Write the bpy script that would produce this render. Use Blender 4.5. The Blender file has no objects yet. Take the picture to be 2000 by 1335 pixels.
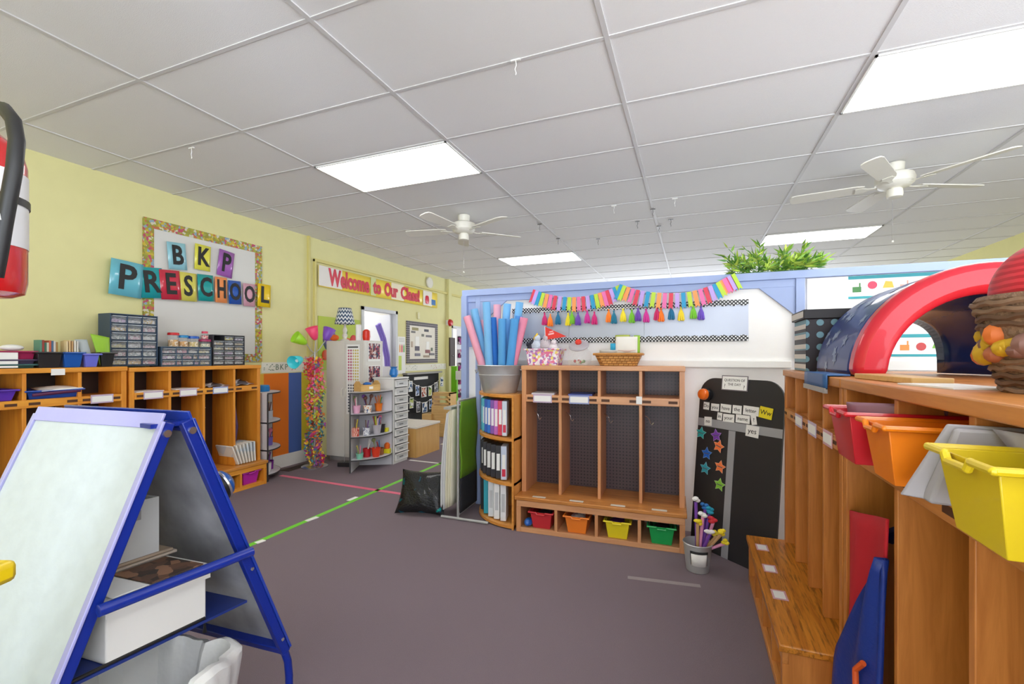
import bpy, bmesh, math, random
from mathutils import Vector, Matrix
R_=math.radians; PI=math.pi
random.seed(7)
S=bpy.context.scene; COL=S.collection
# ---------------------------------------------------------------- camera, world, exposure
YAW=.378; FOC=887.; HY=694.5; H=1.32; ZC=H+1.513
cam=bpy.data.objects.new('camera',bpy.data.cameras.new('camera')); COL.objects.link(cam); S.camera=cam
cam.data.sensor_width=36; cam.data.lens=FOC/2000*36; cam.data.shift_y=(HY-667.5)/2000
cam.data.clip_start=.02
cam.location=(0,0,H); cam.rotation_euler=(PI/2,0,YAW)
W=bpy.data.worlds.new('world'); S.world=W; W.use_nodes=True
W.node_tree.nodes['Background'].inputs[0].default_value=(.93,.96,1,1)
W.node_tree.nodes['Background'].inputs[1].default_value=3.4
_n=W.node_tree.nodes; _l=W.node_tree.links; _t=_n.new('ShaderNodeTexCoord'); _s=_n.new('ShaderNodeSeparateXYZ'); _r=_n.new('ShaderNodeValToRGB')   # lower half brightened to lift the ceiling, hazy sky above
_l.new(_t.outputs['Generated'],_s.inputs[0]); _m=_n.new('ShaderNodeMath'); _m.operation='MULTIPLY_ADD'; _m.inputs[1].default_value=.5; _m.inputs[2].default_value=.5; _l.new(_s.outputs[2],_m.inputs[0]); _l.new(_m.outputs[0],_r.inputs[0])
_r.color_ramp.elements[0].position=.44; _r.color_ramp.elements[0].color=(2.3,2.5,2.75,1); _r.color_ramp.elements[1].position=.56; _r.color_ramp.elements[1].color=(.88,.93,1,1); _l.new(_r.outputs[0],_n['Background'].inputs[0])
vs=S.view_settings; vs.view_transform='Standard'; vs.look='None'; vs.gamma=1; vs.use_curve_mapping=False
vs.exposure=-0.02
LIGHT_STRENGTH=9.5
def area(name,loc,rot,sx,sy,e,col=(1,1,1)):
    l=bpy.data.lights.new(name,'AREA'); l.shape='RECTANGLE'; l.size=sx; l.size_y=sy; l.energy=e; l.color=col
    o=bpy.data.objects.new(name,l); COL.objects.link(o); o.location=loc; o.rotation_euler=rot; return o
def portal(name,loc,rot,sx,sy):
    o=area(name,loc,rot,sx,sy,1); o.data.cycles.is_portal=True; return o
portal('open_side_fill_portal',(.78,-2.6,1.41),(PI/2,0,PI),6.0,2.8)  # room left open behind the camera to let in fill light
portal('right_fill_portal',(3.82,.3,1.55),(0,-PI/2,PI),1.5,4.6)  # portal for an unseen opening, added to let in fill light
portal('back_fill_portal',(-.2,11.05,1.45),(-PI/2,0,0),5.6,1.5)  # portal for an opening hidden by the divider, added for fill light
# ---------------------------------------------------------------- view maths: a direction through the photo meets a real plane
cr=Vector((math.cos(YAW),math.sin(YAW),0)); cw=Vector((-math.sin(YAW),math.cos(YAW),0)); CZ=Vector((0,0,1)); CC=Vector((0,0,H))
def ray(px,py): return cw+cr*((px-1000)/FOC)-CZ*((py-HY)/FOC)
def atX(px,py,X): d=ray(px,py); return CC+d*(X/d.x)
def atY(px,py,Y): d=ray(px,py); return CC+d*(Y/d.y)
def atZ(px,py,Z): d=ray(px,py); return CC+d*((Z-H)/d.z)
def cl(lat,t,z): v=cr*lat+cw*t; return Vector((v.x,v.y,z))
# ---------------------------------------------------------------- materials
MT={}
def s2l(c): return tuple(((x/255)/12.92 if x/255<=.04045 else ((x/255+.055)/1.055)**2.4) for x in c)
def mat(name,rgb,rough=.6,metal=0,bump=0,bscale=60,emit=0,spec=None,trans=0,alpha=1,coat=0,var=0,vscale=8):
    if name in MT: return MT[name]
    m=bpy.data.materials.new(name); m.use_nodes=True; nt=m.node_tree; b=nt.nodes['Principled BSDF']
    c=(*s2l(rgb),1); b.inputs['Base Color'].default_value=c; b.inputs['Roughness'].default_value=rough; b.inputs['Metallic'].default_value=metal
    if spec is not None: b.inputs['Specular IOR Level'].default_value=spec
    if trans: b.inputs['Transmission Weight'].default_value=trans; b.inputs['IOR'].default_value=1.15
    if alpha<1: b.inputs['Alpha'].default_value=alpha
    if coat: b.inputs['Coat Weight'].default_value=coat
    if emit: b.inputs['Emission Color'].default_value=c; b.inputs['Emission Strength'].default_value=emit
    tc=nt.nodes.new('ShaderNodeTexCoord')
    n=nt.nodes.new('ShaderNodeTexNoise'); n.inputs['Scale'].default_value=vscale; n.inputs['Detail'].default_value=4; nt.links.new(tc.outputs['Object'],n.inputs['Vector'])
    mx=nt.nodes.new('ShaderNodeMix'); mx.data_type='RGBA'; v=var if var else .04
    mx.inputs['A'].default_value=(*[x*(1-v) for x in c[:3]],1); mx.inputs['B'].default_value=(*[min(1,x*(1+v)) for x in c[:3]],1)
    nt.links.new(n.outputs['Fac'],mx.inputs['Factor']); nt.links.new(mx.outputs['Result'],b.inputs['Base Color'])
    if bump:
        n2=nt.nodes.new('ShaderNodeTexNoise'); n2.inputs['Scale'].default_value=bscale; n2.inputs['Detail'].default_value=3; nt.links.new(tc.outputs['Object'],n2.inputs['Vector'])
        bp=nt.nodes.new('ShaderNodeBump'); bp.inputs['Strength'].default_value=bump; bp.inputs['Distance'].default_value=.01
        nt.links.new(n2.outputs['Fac'],bp.inputs['Height']); nt.links.new(bp.outputs['Normal'],b.inputs['Normal'])
    MT[name]=m; return m
def wood(name,a,b_,axis='Z',rough=.38,worn=0):
    if name in MT: return MT[name]
    m=mat(name,a,rough); nt=m.node_tree; b=nt.nodes['Principled BSDF']
    tc=[n for n in nt.nodes if n.type=='TEX_COORD'][0]
    mp=nt.nodes.new('ShaderNodeMapping'); sc={'Z':(14,14,1.1),'X':(1.1,14,14),'Y':(14,1.1,14)}[axis]; mp.inputs['Scale'].default_value=sc
    nt.links.new(tc.outputs['Object'],mp.inputs['Vector'])
    n=nt.nodes.new('ShaderNodeTexNoise'); n.inputs['Scale'].default_value=2.2; n.inputs['Detail'].default_value=7; n.inputs['Distortion'].default_value=.6; n.inputs['Roughness'].default_value=.62
    nt.links.new(mp.outputs[0],n.inputs['Vector'])
    r=nt.nodes.new('ShaderNodeValToRGB'); r.color_ramp.elements[0].position=.3; r.color_ramp.elements[0].color=(*s2l(b_),1); r.color_ramp.elements[1].position=.7; r.color_ramp.elements[1].color=(*s2l(a),1)
    nt.links.new(n.outputs['Fac'],r.inputs['Fac']); out=r.outputs['Color']
    if worn:
        n3=nt.nodes.new('ShaderNodeTexNoise'); n3.inputs['Scale'].default_value=5; n3.inputs['Detail'].default_value=8; n3.inputs['Roughness'].default_value=.7; nt.links.new(mp.outputs[0],n3.inputs['Vector'])
        r3=nt.nodes.new('ShaderNodeValToRGB'); r3.color_ramp.elements[0].position=.38; r3.color_ramp.elements[0].color=(.06,.035,.02,1); r3.color_ramp.elements[1].position=.50; r3.color_ramp.elements[1].color=(1,1,1,1)
        nt.links.new(n3.outputs['Fac'],r3.inputs['Fac'])
        mm=nt.nodes.new('ShaderNodeMix'); mm.data_type='RGBA'; mm.blend_type='MULTIPLY'; mm.inputs['Factor'].default_value=worn
        nt.links.new(out,mm.inputs['A']); nt.links.new(r3.outputs['Color'],mm.inputs['B']); out=mm.outputs['Result']
    nt.links.new(out,b.inputs['Base Color']); return m
def dots(name,bg,fg,scale,size=.3,rough=.6,plane='XZ',diag=False):
    """regular dots on a face: object coordinates, pitch = 1/scale"""
    if name in MT: return MT[name]
    m=mat(name,bg,rough); nt=m.node_tree; b=nt.nodes['Principled BSDF']; tc=[n for n in nt.nodes if n.type=='TEX_COORD'][0]
    v=nt.nodes.new('ShaderNodeTexVoronoi'); v.voronoi_dimensions='2D'; v.inputs['Randomness'].default_value=0; v.inputs['Scale'].default_value=scale
    sp=nt.nodes.new('ShaderNodeSeparateXYZ'); cb=nt.nodes.new('ShaderNodeCombineXYZ'); nt.links.new(tc.outputs['Object'],sp.inputs[0])
    nt.links.new(sp.outputs[plane[0]],cb.inputs[0]); nt.links.new(sp.outputs[plane[1]],cb.inputs[1])
    src=cb.outputs[0]
    if diag:
        mp=nt.nodes.new('ShaderNodeMapping'); mp.inputs['Rotation'].default_value=(0,0,PI/4); nt.links.new(src,mp.inputs['Vector']); src=mp.outputs[0]
    nt.links.new(src,v.inputs['Vector'])
    c=nt.nodes.new('ShaderNodeMath'); c.operation='LESS_THAN'; c.inputs[1].default_value=size; nt.links.new(v.outputs['Distance'],c.inputs[0])
    mx=nt.nodes.new('ShaderNodeMix'); mx.data_type='RGBA'; mx.inputs['A'].default_value=(*s2l(bg),1); mx.inputs['B'].default_value=(*s2l(fg),1)
    nt.links.new(c.outputs[0],mx.inputs['Factor']); nt.links.new(mx.outputs['Result'],b.inputs['Base Color']); return m
def blotch(name,cols,scale,rough=.7,rnd=1,stretch=(1,1,1)):
    """patches of several colours (printed paper, beads, feathers)"""
    if name in MT: return MT[name]
    m=mat(name,cols[0],rough); nt=m.node_tree; b=nt.nodes['Principled BSDF']; tc=[n for n in nt.nodes if n.type=='TEX_COORD'][0]
    v=nt.nodes.new('ShaderNodeTexVoronoi'); v.inputs['Scale'].default_value=scale; v.inputs['Randomness'].default_value=rnd
    mp=nt.nodes.new('ShaderNodeMapping'); mp.inputs['Scale'].default_value=stretch
    nt.links.new(tc.outputs['Object'],mp.inputs['Vector']); nt.links.new(mp.outputs[0],v.inputs['Vector'])
    sp=nt.nodes.new('ShaderNodeSeparateColor'); nt.links.new(v.outputs['Color'],sp.inputs[0])
    r=nt.nodes.new('ShaderNodeValToRGB'); r.color_ramp.interpolation='CONSTANT'; e=r.color_ramp.elements
    e[0].color=(*s2l(cols[0]),1)
    e[1].position=1/len(cols); e[1].color=(*s2l(cols[1]),1)
    for i in range(2,len(cols)):
        q=e.new(i/len(cols)); q.color=(*s2l(cols[i]),1)
    nt.links.new(sp.outputs[0],r.inputs['Fac']); nt.links.new(r.outputs['Color'],b.inputs['Base Color']); return m
def wave(name,a,b_,scale,rough=.6,axis='Z',dist=0):
    if name in MT: return MT[name]
    m=mat(name,a,rough); nt=m.node_tree; b=nt.nodes['Principled BSDF']; tc=[n for n in nt.nodes if n.type=='TEX_COORD'][0]
    w=nt.nodes.new('ShaderNodeTexWave'); w.bands_direction=axis; w.inputs['Scale'].default_value=scale; w.inputs['Distortion'].default_value=dist
    nt.links.new(tc.outputs['Object'],w.inputs['Vector'])
    r=nt.nodes.new('ShaderNodeValToRGB'); r.color_ramp.interpolation='CONSTANT'; r.color_ramp.elements[0].color=(*s2l(a),1); r.color_ramp.elements[1].position=.5; r.color_ramp.elements[1].color=(*s2l(b_),1)
    nt.links.new(w.outputs['Fac'],r.inputs['Fac']); nt.links.new(r.outputs['Color'],b.inputs['Base Color']); return m
C_={}
def pl(name,rgb,rough=.45): return mat('paint_'+name,rgb,rough)
white=mat('white_paint',(232,230,226),.55); paper=mat('white_paper',(240,239,236),.75); offw=mat('cream_plastic',(228,224,212),.45)
black=mat('black_plastic',(28,27,30),.4); dark=mat('dark_line',(20,20,22),.7)
oak=wood('honey_oak',(236,160,56),(208,124,34),'Z'); oakX=wood('honey_oak_rail',(240,168,62),(212,132,42),'X'); seat_oak=wood('worn_bench_oak',(228,158,72),(190,118,46),'X',.3,.35)
cherry=wood('reddish_maple',(216,156,110),(194,132,86),'Z'); cherryX=wood('reddish_maple_rail',(222,166,120),(198,138,94),'X'); seat_cherry=wood('worn_bench_maple',(214,146,76),(180,112,52),'X',.3,.3)
tan=wood('amber_pine',(218,142,70),(182,110,48),'Z'); tanX=wood('amber_pine_rail',(222,150,80),(190,120,58),'X'); seat_tan=wood('worn_bench_pine',(222,146,52),(178,104,30),'X',.3,.6)
birch=wood('pale_birch',(214,168,100),(200,150,82),'Z'); birch2=wood('light_beech',(226,186,122),(208,164,98),'X')
grey_lam=mat('grey_laminate',(208,206,212),.5); navy=mat('navy_plastic',(44,66,92),.4); blue_metal=mat('cobalt_metal',(16,42,140),.32); peri=mat('periwinkle_paint',(150,166,206),.5)
yellow_wall=mat('pale_yellow_wall',(222,216,158),.75,bump=.05,bscale=180)
clear=mat('clear_plastic',(235,238,240),.15,alpha=.16)
metal=mat('galvanised_steel',(190,191,192),.42,metal=.55,var=.15,vscale=14); chrome=mat('chrome',(210,210,214),.2,metal=.9)
# ---------------------------------------------------------------- mesh builder
class B:
    def __init__(s): s.v=[];s.f=[];s.mi=[];s.m=0;s.M=None
    def add(s,vs_,fs):
        o=len(s.v); s.v+=[tuple(s.M@Vector(v)) if s.M else tuple(v) for v in vs_]
        for f in fs: s.f.append([i+o for i in f]); s.mi.append(s.m)
        return s
    def box(s,x0,x1,y0,y1,z0,z1):
        if x0>x1:x0,x1=x1,x0
        if y0>y1:y0,y1=y1,y0
        if z0>z1:z0,z1=z1,z0
        return s.add([(x0,y0,z0),(x1,y0,z0),(x1,y1,z0),(x0,y1,z0),(x0,y0,z1),(x1,y0,z1),(x1,y1,z1),(x0,y1,z1)],[(0,3,2,1),(4,5,6,7),(0,1,5,4),(1,2,6,5),(2,3,7,6),(3,0,4,7)])
    def quadbox(s,bot,top): # two 4-point loops, ccw from above
        return s.add(list(bot)+list(top),[(3,2,1,0),(4,5,6,7),(0,1,5,4),(1,2,6,5),(2,3,7,6),(3,0,4,7)])
    def tube(s,pts,r,n=10,cap=True):
        pts=[Vector(p) for p in pts]; rr=r if isinstance(r,(list,tuple)) else [r]*len(pts); vs_=[];fs=[]
        t0=(pts[1]-pts[0]).normalized(); a=t0.orthogonal().normalized()
        for i,p in enumerate(pts):
            t=(pts[min(i+1,len(pts)-1)]-pts[max(i-1,0)]).normalized()
            a=(a-t*a.dot(t)); a=a.normalized() if a.length>1e-6 else t.orthogonal().normalized(); b=t.cross(a)
            for k in range(n):
                q=2*PI*k/n; vs_.append(p+a*(rr[i]*math.cos(q))+b*(rr[i]*math.sin(q)))
        for i in range(len(pts)-1):
            for k in range(n):
                fs.append((i*n+k,i*n+(k+1)%n,(i+1)*n+(k+1)%n,(i+1)*n+k))
        if cap: fs.append(tuple(range(n-1,-1,-1))); fs.append(tuple((len(pts)-1)*n+k for k in range(n)))
        return s.add(vs_,fs)
    def lathe(s,prof,c=(0,0,0),n=24,sx=1,sy=1,cap=True):
        vs_=[];fs=[]
        for (r,z) in prof:
            for k in range(n):
                q=2*PI*k/n; vs_.append((c[0]+r*sx*math.cos(q),c[1]+r*sy*math.sin(q),c[2]+z))
        L=len(prof)
        for i in range(L-1):
            for k in range(n): fs.append((i*n+k,i*n+(k+1)%n,(i+1)*n+(k+1)%n,(i+1)*n+k))
        if cap: 
            fs.append(tuple(range(n-1,-1,-1))); fs.append(tuple((L-1)*n+k for k in range(n)))
        return s.add(vs_,fs)
    def prism(s,poly,a0,a1,plane='XZ'):
        """polygon extruded along the missing axis from a0 to a1"""
        def P(u,v,a): return {'XZ':(u,a,v),'XY':(u,v,a),'YZ':(a,u,v)}[plane]
        n=len(poly); vs_=[P(u,v,a0) for u,v in poly]+[P(u,v,a1) for u,v in poly]
        return s.add(vs_,[tuple(range(n)),tuple(range(2*n-1,n-1,-1))]+[(i,i+n,(i+1)%n+n,(i+1)%n) for i in range(n)])
    def grid(s,fn,nu,nv,thick=0):
        vs_=[fn(i/nu,j/nv) for i in range(nu+1) for j in range(nv+1)]; w=nv+1
        return s.add(vs_,[(i*w+j,(i+1)*w+j,(i+1)*w+j+1,i*w+j+1) for i in range(nu) for j in range(nv)])
    def sphere(s,c,r,n=12,sz=1,sx=1,sy=1):
        pr=[(max(1e-4,r*math.sin(PI*i/(n//2+2))),-r*sz*math.cos(PI*i/(n//2+2))) for i in range(n//2+3)]
        return s.lathe(pr,c,n,sx,sy)
    def build(s,name,mats,parent=None,loc=None,rot=None,smooth=35,bevel=0,solid=0,subd=0):
        me=bpy.data.meshes.new(name); me.from_pydata(s.v,[],s.f)
        for m in (mats if isinstance(mats,(list,tuple)) else [mats]): me.materials.append(m)
        for p,i in zip(me.polygons,s.mi): p.material_index=i; p.use_smooth=True
        bm=bmesh.new(); bm.from_mesh(me); bmesh.ops.recalc_face_normals(bm,faces=bm.faces); bm.to_mesh(me); bm.free()
        me.set_sharp_from_angle(angle=R_(smooth)); me.update()
        o=bpy.data.objects.new(name,me); COL.objects.link(o)
        if parent: o.parent=parent
        if loc is not None: o.location=loc
        if rot is not None: o.rotation_euler=rot if isinstance(rot,(tuple,list)) else (0,0,rot)
        if solid: q=o.modifiers.new('solid','SOLIDIFY'); q.thickness=solid; q.offset=0
        if subd: q=o.modifiers.new('sub','SUBSURF'); q.levels=subd; q.render_levels=subd
        if bevel: q=o.modifiers.new('bevel','BEVEL'); q.width=bevel; q.segments=2; q.limit_method='ANGLE'
        return o
def tag(o,label=None,cat=None,group=None,kind=None):
    if label:o['label']=label
    if cat:o['category']=cat
    if group:o['group']=group
    if kind:o['kind']=kind
    return o
def thing(name,label,cat,loc=(0,0,0),rz=0,group=None):
    o=bpy.data.objects.new(name,None); o.empty_display_size=.05; COL.objects.link(o); o.location=loc; o.rotation_euler=rz if isinstance(rz,(tuple,list)) else (0,0,rz)
    return tag(o,label,cat,group)
def struct(o): o['kind']='structure'; return o
def clone(root,loc,rz=None,label=None,group=None):
    r=root.copy(); COL.objects.link(r); r.location=loc
    if rz is not None: r.rotation_euler=(0,0,rz)
    if label:r['label']=label
    if group:r['group']=group
    for ch in root.children:
        c=ch.copy(); COL.objects.link(c); c.parent=r
        for g in ch.children:
            d=g.copy(); COL.objects.link(d); d.parent=c
    return r
def text(s,size,m,parent,loc,rot=(PI/2,0,0),bold=0,ext=.0012,name='lettering',sx=1,shear=0,space=1):
    cu=bpy.data.curves.new('t','FONT'); cu.body=s; cu.size=size; cu.align_x='CENTER'; cu.align_y='CENTER'; cu.extrude=ext; cu.offset=bold; cu.resolution_u=3; cu.shear=shear; cu.space_character=space
    t=bpy.data.objects.new('t',cu); COL.objects.link(t); bpy.context.view_layer.update()
    me=bpy.data.meshes.new_from_object(t.evaluated_get(bpy.context.evaluated_depsgraph_get())); me.name=name
    bpy.data.objects.remove(t); bpy.data.curves.remove(cu)
    me.materials.clear(); me.materials.append(m)
    for v in me.vertices: v.co.x*=sx
    o=bpy.data.objects.new(name,me); COL.objects.link(o); o.parent=parent; o.location=loc; o.rotation_euler=rot; return o
# ================================================================ SETTING
XL=-4.52; XR=3.77; YB=11.0; YD=3.67
# carpet
m=mat('heather_carpet',(132,118,125),.95,bump=.5,bscale=420,var=.1,vscale=260,spec=.1); 
struct(B().box(XL-.1,XR+.1,-2.6,YB,-.05,0).build('floor',m))
# pale vinyl and sunlit room beyond the first doorway
# ceiling tiles
def ceiling_mat():
    m=mat('ceiling_tile',(232,231,231),.85,bump=.25,bscale=240,var=.03,vscale=300); return m
struct(B().box(XL-.1,XR+.1,-2.6,YB,ZC,ZC+.05).build('ceiling',ceiling_mat()))
gx=[-4.035+1.2192*i for i in range(0,7)]; gy=[1.56+.6096*j for j in range(-6,16)]
b=B()
for x in gx: b.box(x-.012,x+.012,-2.6,YB,ZC-.006,ZC)
for y in gy: b.box(XL,XR,y-.010,y+.010,ZC-.005,ZC)
struct(b.build('trim_1',mat('ceiling_grid',(205,203,203),.6)))
# left wall with two doorways
b=B(); D1=(5.376,6.246,2.05); D2=(8.05,8.95,1.93)
b.box(XL-.1,XL,-2.6,D1[0],0,ZC).box(XL-.1,XL,D1[1],D2[0],0,ZC).box(XL-.1,XL,D2[1],YB,0,ZC)
b.box(XL-.1,XL,D1[0],D1[1],D1[2],ZC).box(XL-.1,XL,D2[0],D2[1],D2[2],ZC)
struct(b.build('wall_left',yellow_wall))
struct(B().box(XL-.1,-2.2,-2.7,-2.6,0,ZC).build('wall_front_light_block',yellow_wall))  # unseen partial wall, added to hold back light from behind the camera
struct(B().box(XR,XR+.1,-2.6,-2.0,0,ZC).box(XR,XR+.1,2.6,YB,0,ZC).box(XR,XR+.1,-2,2.6,0,.8).box(XR,XR+.1,-2,2.6,2.3,ZC).build('wall_right',mat('pale_yellow_wall2',(214,206,140),.75)))  # unseen hole cut in the wall so fill light can enter
struct(B().box(XL-.1,-3,YB,YB+.1,0,ZC).box(2.6,XR+.1,YB,YB+.1,0,ZC).box(-3,2.6,YB,YB+.1,0,.7).box(-3,2.6,YB,YB+.1,2.2,ZC).build('wall_back',yellow_wall))  # hole behind the divider, cut to admit fill light
# room beyond the doorways
b=B(); b.box(-7.2,XL-.1,4.6,4.65,0,2.5).box(-7.2,XL-.1,9.6,9.65,0,2.5).box(-7.25,-7.2,4.6,9.65,0,2.5).box(-7.2,XL-.1,4.6,9.65,2.5,2.55)
struct(b.build('wall_side_room',mat('bright_white_wall',(245,245,248),.7)))
struct(B().box(-7.2,XL-.1,4.6,9.65,-.05,0).build('floor_side_room',mat('pale_vinyl',(222,214,196),.5)))
area('side_room_daylight',(-5.9,7.1,2.45),(0,0,0),2.2,4.2,75)
# white skirting and name frieze on the left wall
struct(B().box(XL,XL+.015,-2.6,4.36,0,.15).box(XL,XL+.015,6.33,7.95,0,.15).build('baseboard_left',white))
for n,(y0,y1,z0,z1,c) in enumerate([(3.3,3.745,.15,1.115,(232,180,60)),(3.745,4.086,.15,1.115,(232,120,26)),(4.086,4.279,.15,1.115,(70,100,170)),(4.279,4.44,.15,1.115,(222,198,40))]):
    struct(B().box(XL,XL+.006,y0,y1,z0,z1).build('trim_%d'%(n+2),mat('painted_panel_%d'%n,c,.6)))
# conduits on the wall (painted in the wall's yellow)
cond=mat('yellow_conduit',(214,202,128),.5)
struct(B().box(XL,XL+.03,4.37,4.40,1.2,ZC).build('trim_6',cond)); struct(B().box(XL,XL+.03,4.47,4.50,.15,2.56).box(XL,XL+.035,4.47,YB,2.53,2.57).build('trim_7',cond))
struct(B().box(XL,XL+.06,7.86,7.97,0,ZC).build('trim_8',yellow_wall))
b=B(); 
for (y0,y1,zt) in (D1,D2): b.box(XL-.1,XL+.02,y0,y0+.05,0,zt).box(XL-.1,XL+.02,y1-.05,y1,0,zt).box(XL-.1,XL+.02,y0,y1,zt-.05,zt)
struct(b.build('trim_9',mat('doorframe_grey',(206,208,212),.5)))
d=struct(B().box(XL-.85,XL-.06,6.15,6.19,.01,1.99).build('door_1',mat('door_white',(226,228,236),.5),bevel=.003))
B().box(XL-.72,XL-.69,6.12,6.15,1.35,1.62).build('door_handle',black,d)
# divider: white panel wall framed in periwinkle
struct(B().box(-1.90,XR-.9,YD,YD+.05,0,1.86).build('wall_divider',mat('divider_white',(236,234,232),.6,bump=.03,bscale=90)))
struct(B().box(-1.93,XR-.9,YD-.035,YD+.085,1.855,1.91).box(-1.93,.72,YD-.02,YD,1.80,1.855).build('trim_10',peri,bevel=.003))
struct(B().box(-1.93,-1.875,YD-.05,YD+.085,0,1.855).box(-1.80,-1.755,YD-.022,YD,0,1.86).box(.665,.72,YD-.03,YD,1.3,1.86).build('trim_11',peri,bevel=.003))
def gus(n,pts): struct(B().prism(pts,YD-.018,YD,'XZ').build('trim_%d'%n,peri,bevel=.002))
gus(12,[(.385,1.85),(.665,1.85),(.665,1.60)]); gus(13,[(-1.755,1.85),(-1.44,1.85),(-1.755,1.60)])
struct(B().box(-1.755,.64,YD-.03,YD,1.235,1.285).box(.72,XR-.9,YD-.03,YD,1.225,1.29).build('trim_14',white,bevel=.004))
struct(B().box(-1.875,-1.80,YD-.01,YD,1.4,1.86).build('trim_15',peri))
# ================================================================ CUBBIES
def cubby(label,loc,rz,W_,D_,Ht,n,wv,wh,ws,pegm,bench=True,bd=.13,bz=.25,posts=None,tags=(),group=None,benchtags=(),name='cubby_unit',lip0=.965,lip1=1.02,t=.022,hookm=None):
    """local: x along the front, y into the unit, opening faces -y"""
    T=thing(name,label,'cubby shelf',loc,rz,group)
    B().box(0,W_,D_-.012,D_,.02 if not bench else bz,Ht-.03).build('back_panel',pegm,T)
    for x in (0,W_-.035): B().box(x,x+.035,0,D_-.012,0,Ht-.03).build('side_panel',wv,T,bevel=.002)
    B().box(-.004,W_+.004,-.008,D_,Ht-.035,Ht).build('top_board',wh,T,bevel=.004)
    zb=bz if bench else .04
    xs=posts or [W_*i/n for i in range(1,n)]
    for x in xs: B().box(x-t/2,x+t/2,.003,D_-.012,zb,Ht-.035).build('divider',wv,T,bevel=.002)
    e=[.035]+xs+[W_-.035]
    for i in range(len(e)-1):
        o=B(); o.box(e[i]+t/2*(i>0),e[i+1]-t/2*(i<len(e)-2),.02,D_-.012,lip1-.018,lip1); o.build('shelf',wh,T)
    B().box(.035,W_-.035,-.006,.018,lip0,lip1).build('shelf_lip',wh,T,bevel=.003)
    for i in range(len(e)-1):
        w=e[i+1]-e[i]
        for f in (.16,.84): B().box(e[i]+w*f-.03,e[i]+w*f+.03,-.0075,-.0055,lip0+.018,lip1-.018).build('finger_slot',mat('slot_shadow_brown',(84,48,24),.6),T)
    if hookm:
        for i in range(len(e)-1):
            for zz in (0,):
                x0=e[i]+.03 if i==0 else e[i]+t
                B().tube([(x0,.12,.88),(x0+.02,.11,.87),(x0+.035,.11,.85),(x0+.04,.11,.825),(x0+.05,.11,.815),(x0+.062,.11,.83)],.0035,6).build('coat_hook',hookm,T)
    if bench:
        B().box(-.012,W_+.012,-bd-.012,D_-.014,bz-.028,bz).build('bench_seat',ws,T,bevel=.005)
        B().box(0,W_,-bd,-bd+.02,bz-.075,bz-.028).build('bench_rail',wh,T,bevel=.002)
        for x in (0,W_-.035): B().box(x,x+.035,-bd+.02 if x==0 else -bd+.02,-.001,0,bz-.028).build('bench_side',wv,T)
        for x in (0,W_-.035): B().box(x,x+.035,-bd,-bd+.02,0,bz-.075).build('bench_stile',wv,T)
        for x in xs: B().box(x-t/2,x+t/2,-bd+.002,D_-.02,.035,bz-.075).build('bench_divider',wv,T)
        B().box(.035,W_-.035,-bd,-bd+.02,0,.035).build('toe_rail',wh,T,bevel=.002)
        B().box(.035,W_-.035,-bd+.02,D_-.02,.02,.035).build('bench_floor',wh,T)
    for (i,c) in tags:
        xm=(e[i]+e[i+1])/2; w=min(.15,(e[i+1]-e[i])*.55)
        q=B().box(xm-w/2,xm+w/2,-.010,-.0078,lip0-.004,lip1+.006); q.build('name_tag',mat('name_tag_border_%d'%c,[(196,176,200),(150,160,205),(220,170,180)][c],.35),T)
        B().box(xm-w/2+.008,xm+w/2-.008,-.0108,-.010,lip0+.006,lip1-.006).build('name_tag_insert',paper,T)
    for (i,c) in benchtags:
        xm=(e[i]+e[i+1])/2
        B().box(xm-.05,xm+.05,-bd+.012,-bd+.045,bz,bz+.001).build('bench_tag',mat('bench_tag_%d'%c,[(222,214,200),(214,110,130)][c],.4),T)
    return T
peg=dots('pegboard_brown',(78,60,64),(24,18,24),39,.0058*39,.42); 
pegd=mat('dark_hardboard',(52,36,34),.4,var=.2,vscale=5)
pegL=dots('pegboard_lit',(62,46,48),(20,15,18),39,.0058*39,.4)
# middle unit
MX,MY,MR=-1.238,3.325,R_(2)
mid=cubby('reddish wooden cubby unit with bench standing against the white divider wall',(MX,MY,0),MR,1.19,.31,1.245,4,cherry,cherryX,seat_cherry,peg,bd=.13,bz=.265,tags=((0,0),(1,1)),benchtags=((0,0),(1,0),(2,0),(3,0)),posts=[.305,.60,.895],hookm=chrome)
B().box(.865,.905,-.0095,-.0075,.975,1.03).build('tape_patch',paper,mid)
def MP(x,y,z): c,s=math.cos(MR),math.sin(MR); return (MX+c*x-s*y,MY+s*x+c*y,z)
# left wall units (fronts face +X)
LX=-4.19
left2=cubby('honey wooden cubby unit on the yellow wall, nearest to the grey round-fronted shelf',(LX,2.25,0),PI/2,1.185,.32,1.225,4,oak,oakX,seat_oak,pegd,bd=.09,bz=.24,tags=((0,0),(1,0),(2,1)),posts=[.305,.60,.90],hookm=chrome)
left1=cubby('honey wooden cubby unit behind the easel, with stacked trays and books on top',(LX,1.035,0),PI/2,1.195,.32,1.235,4,oak,oakX,seat_oak,pegd,bd=.09,bz=.24,tags=((3,0),),posts=[.17,.60,.90],hookm=None)
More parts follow.
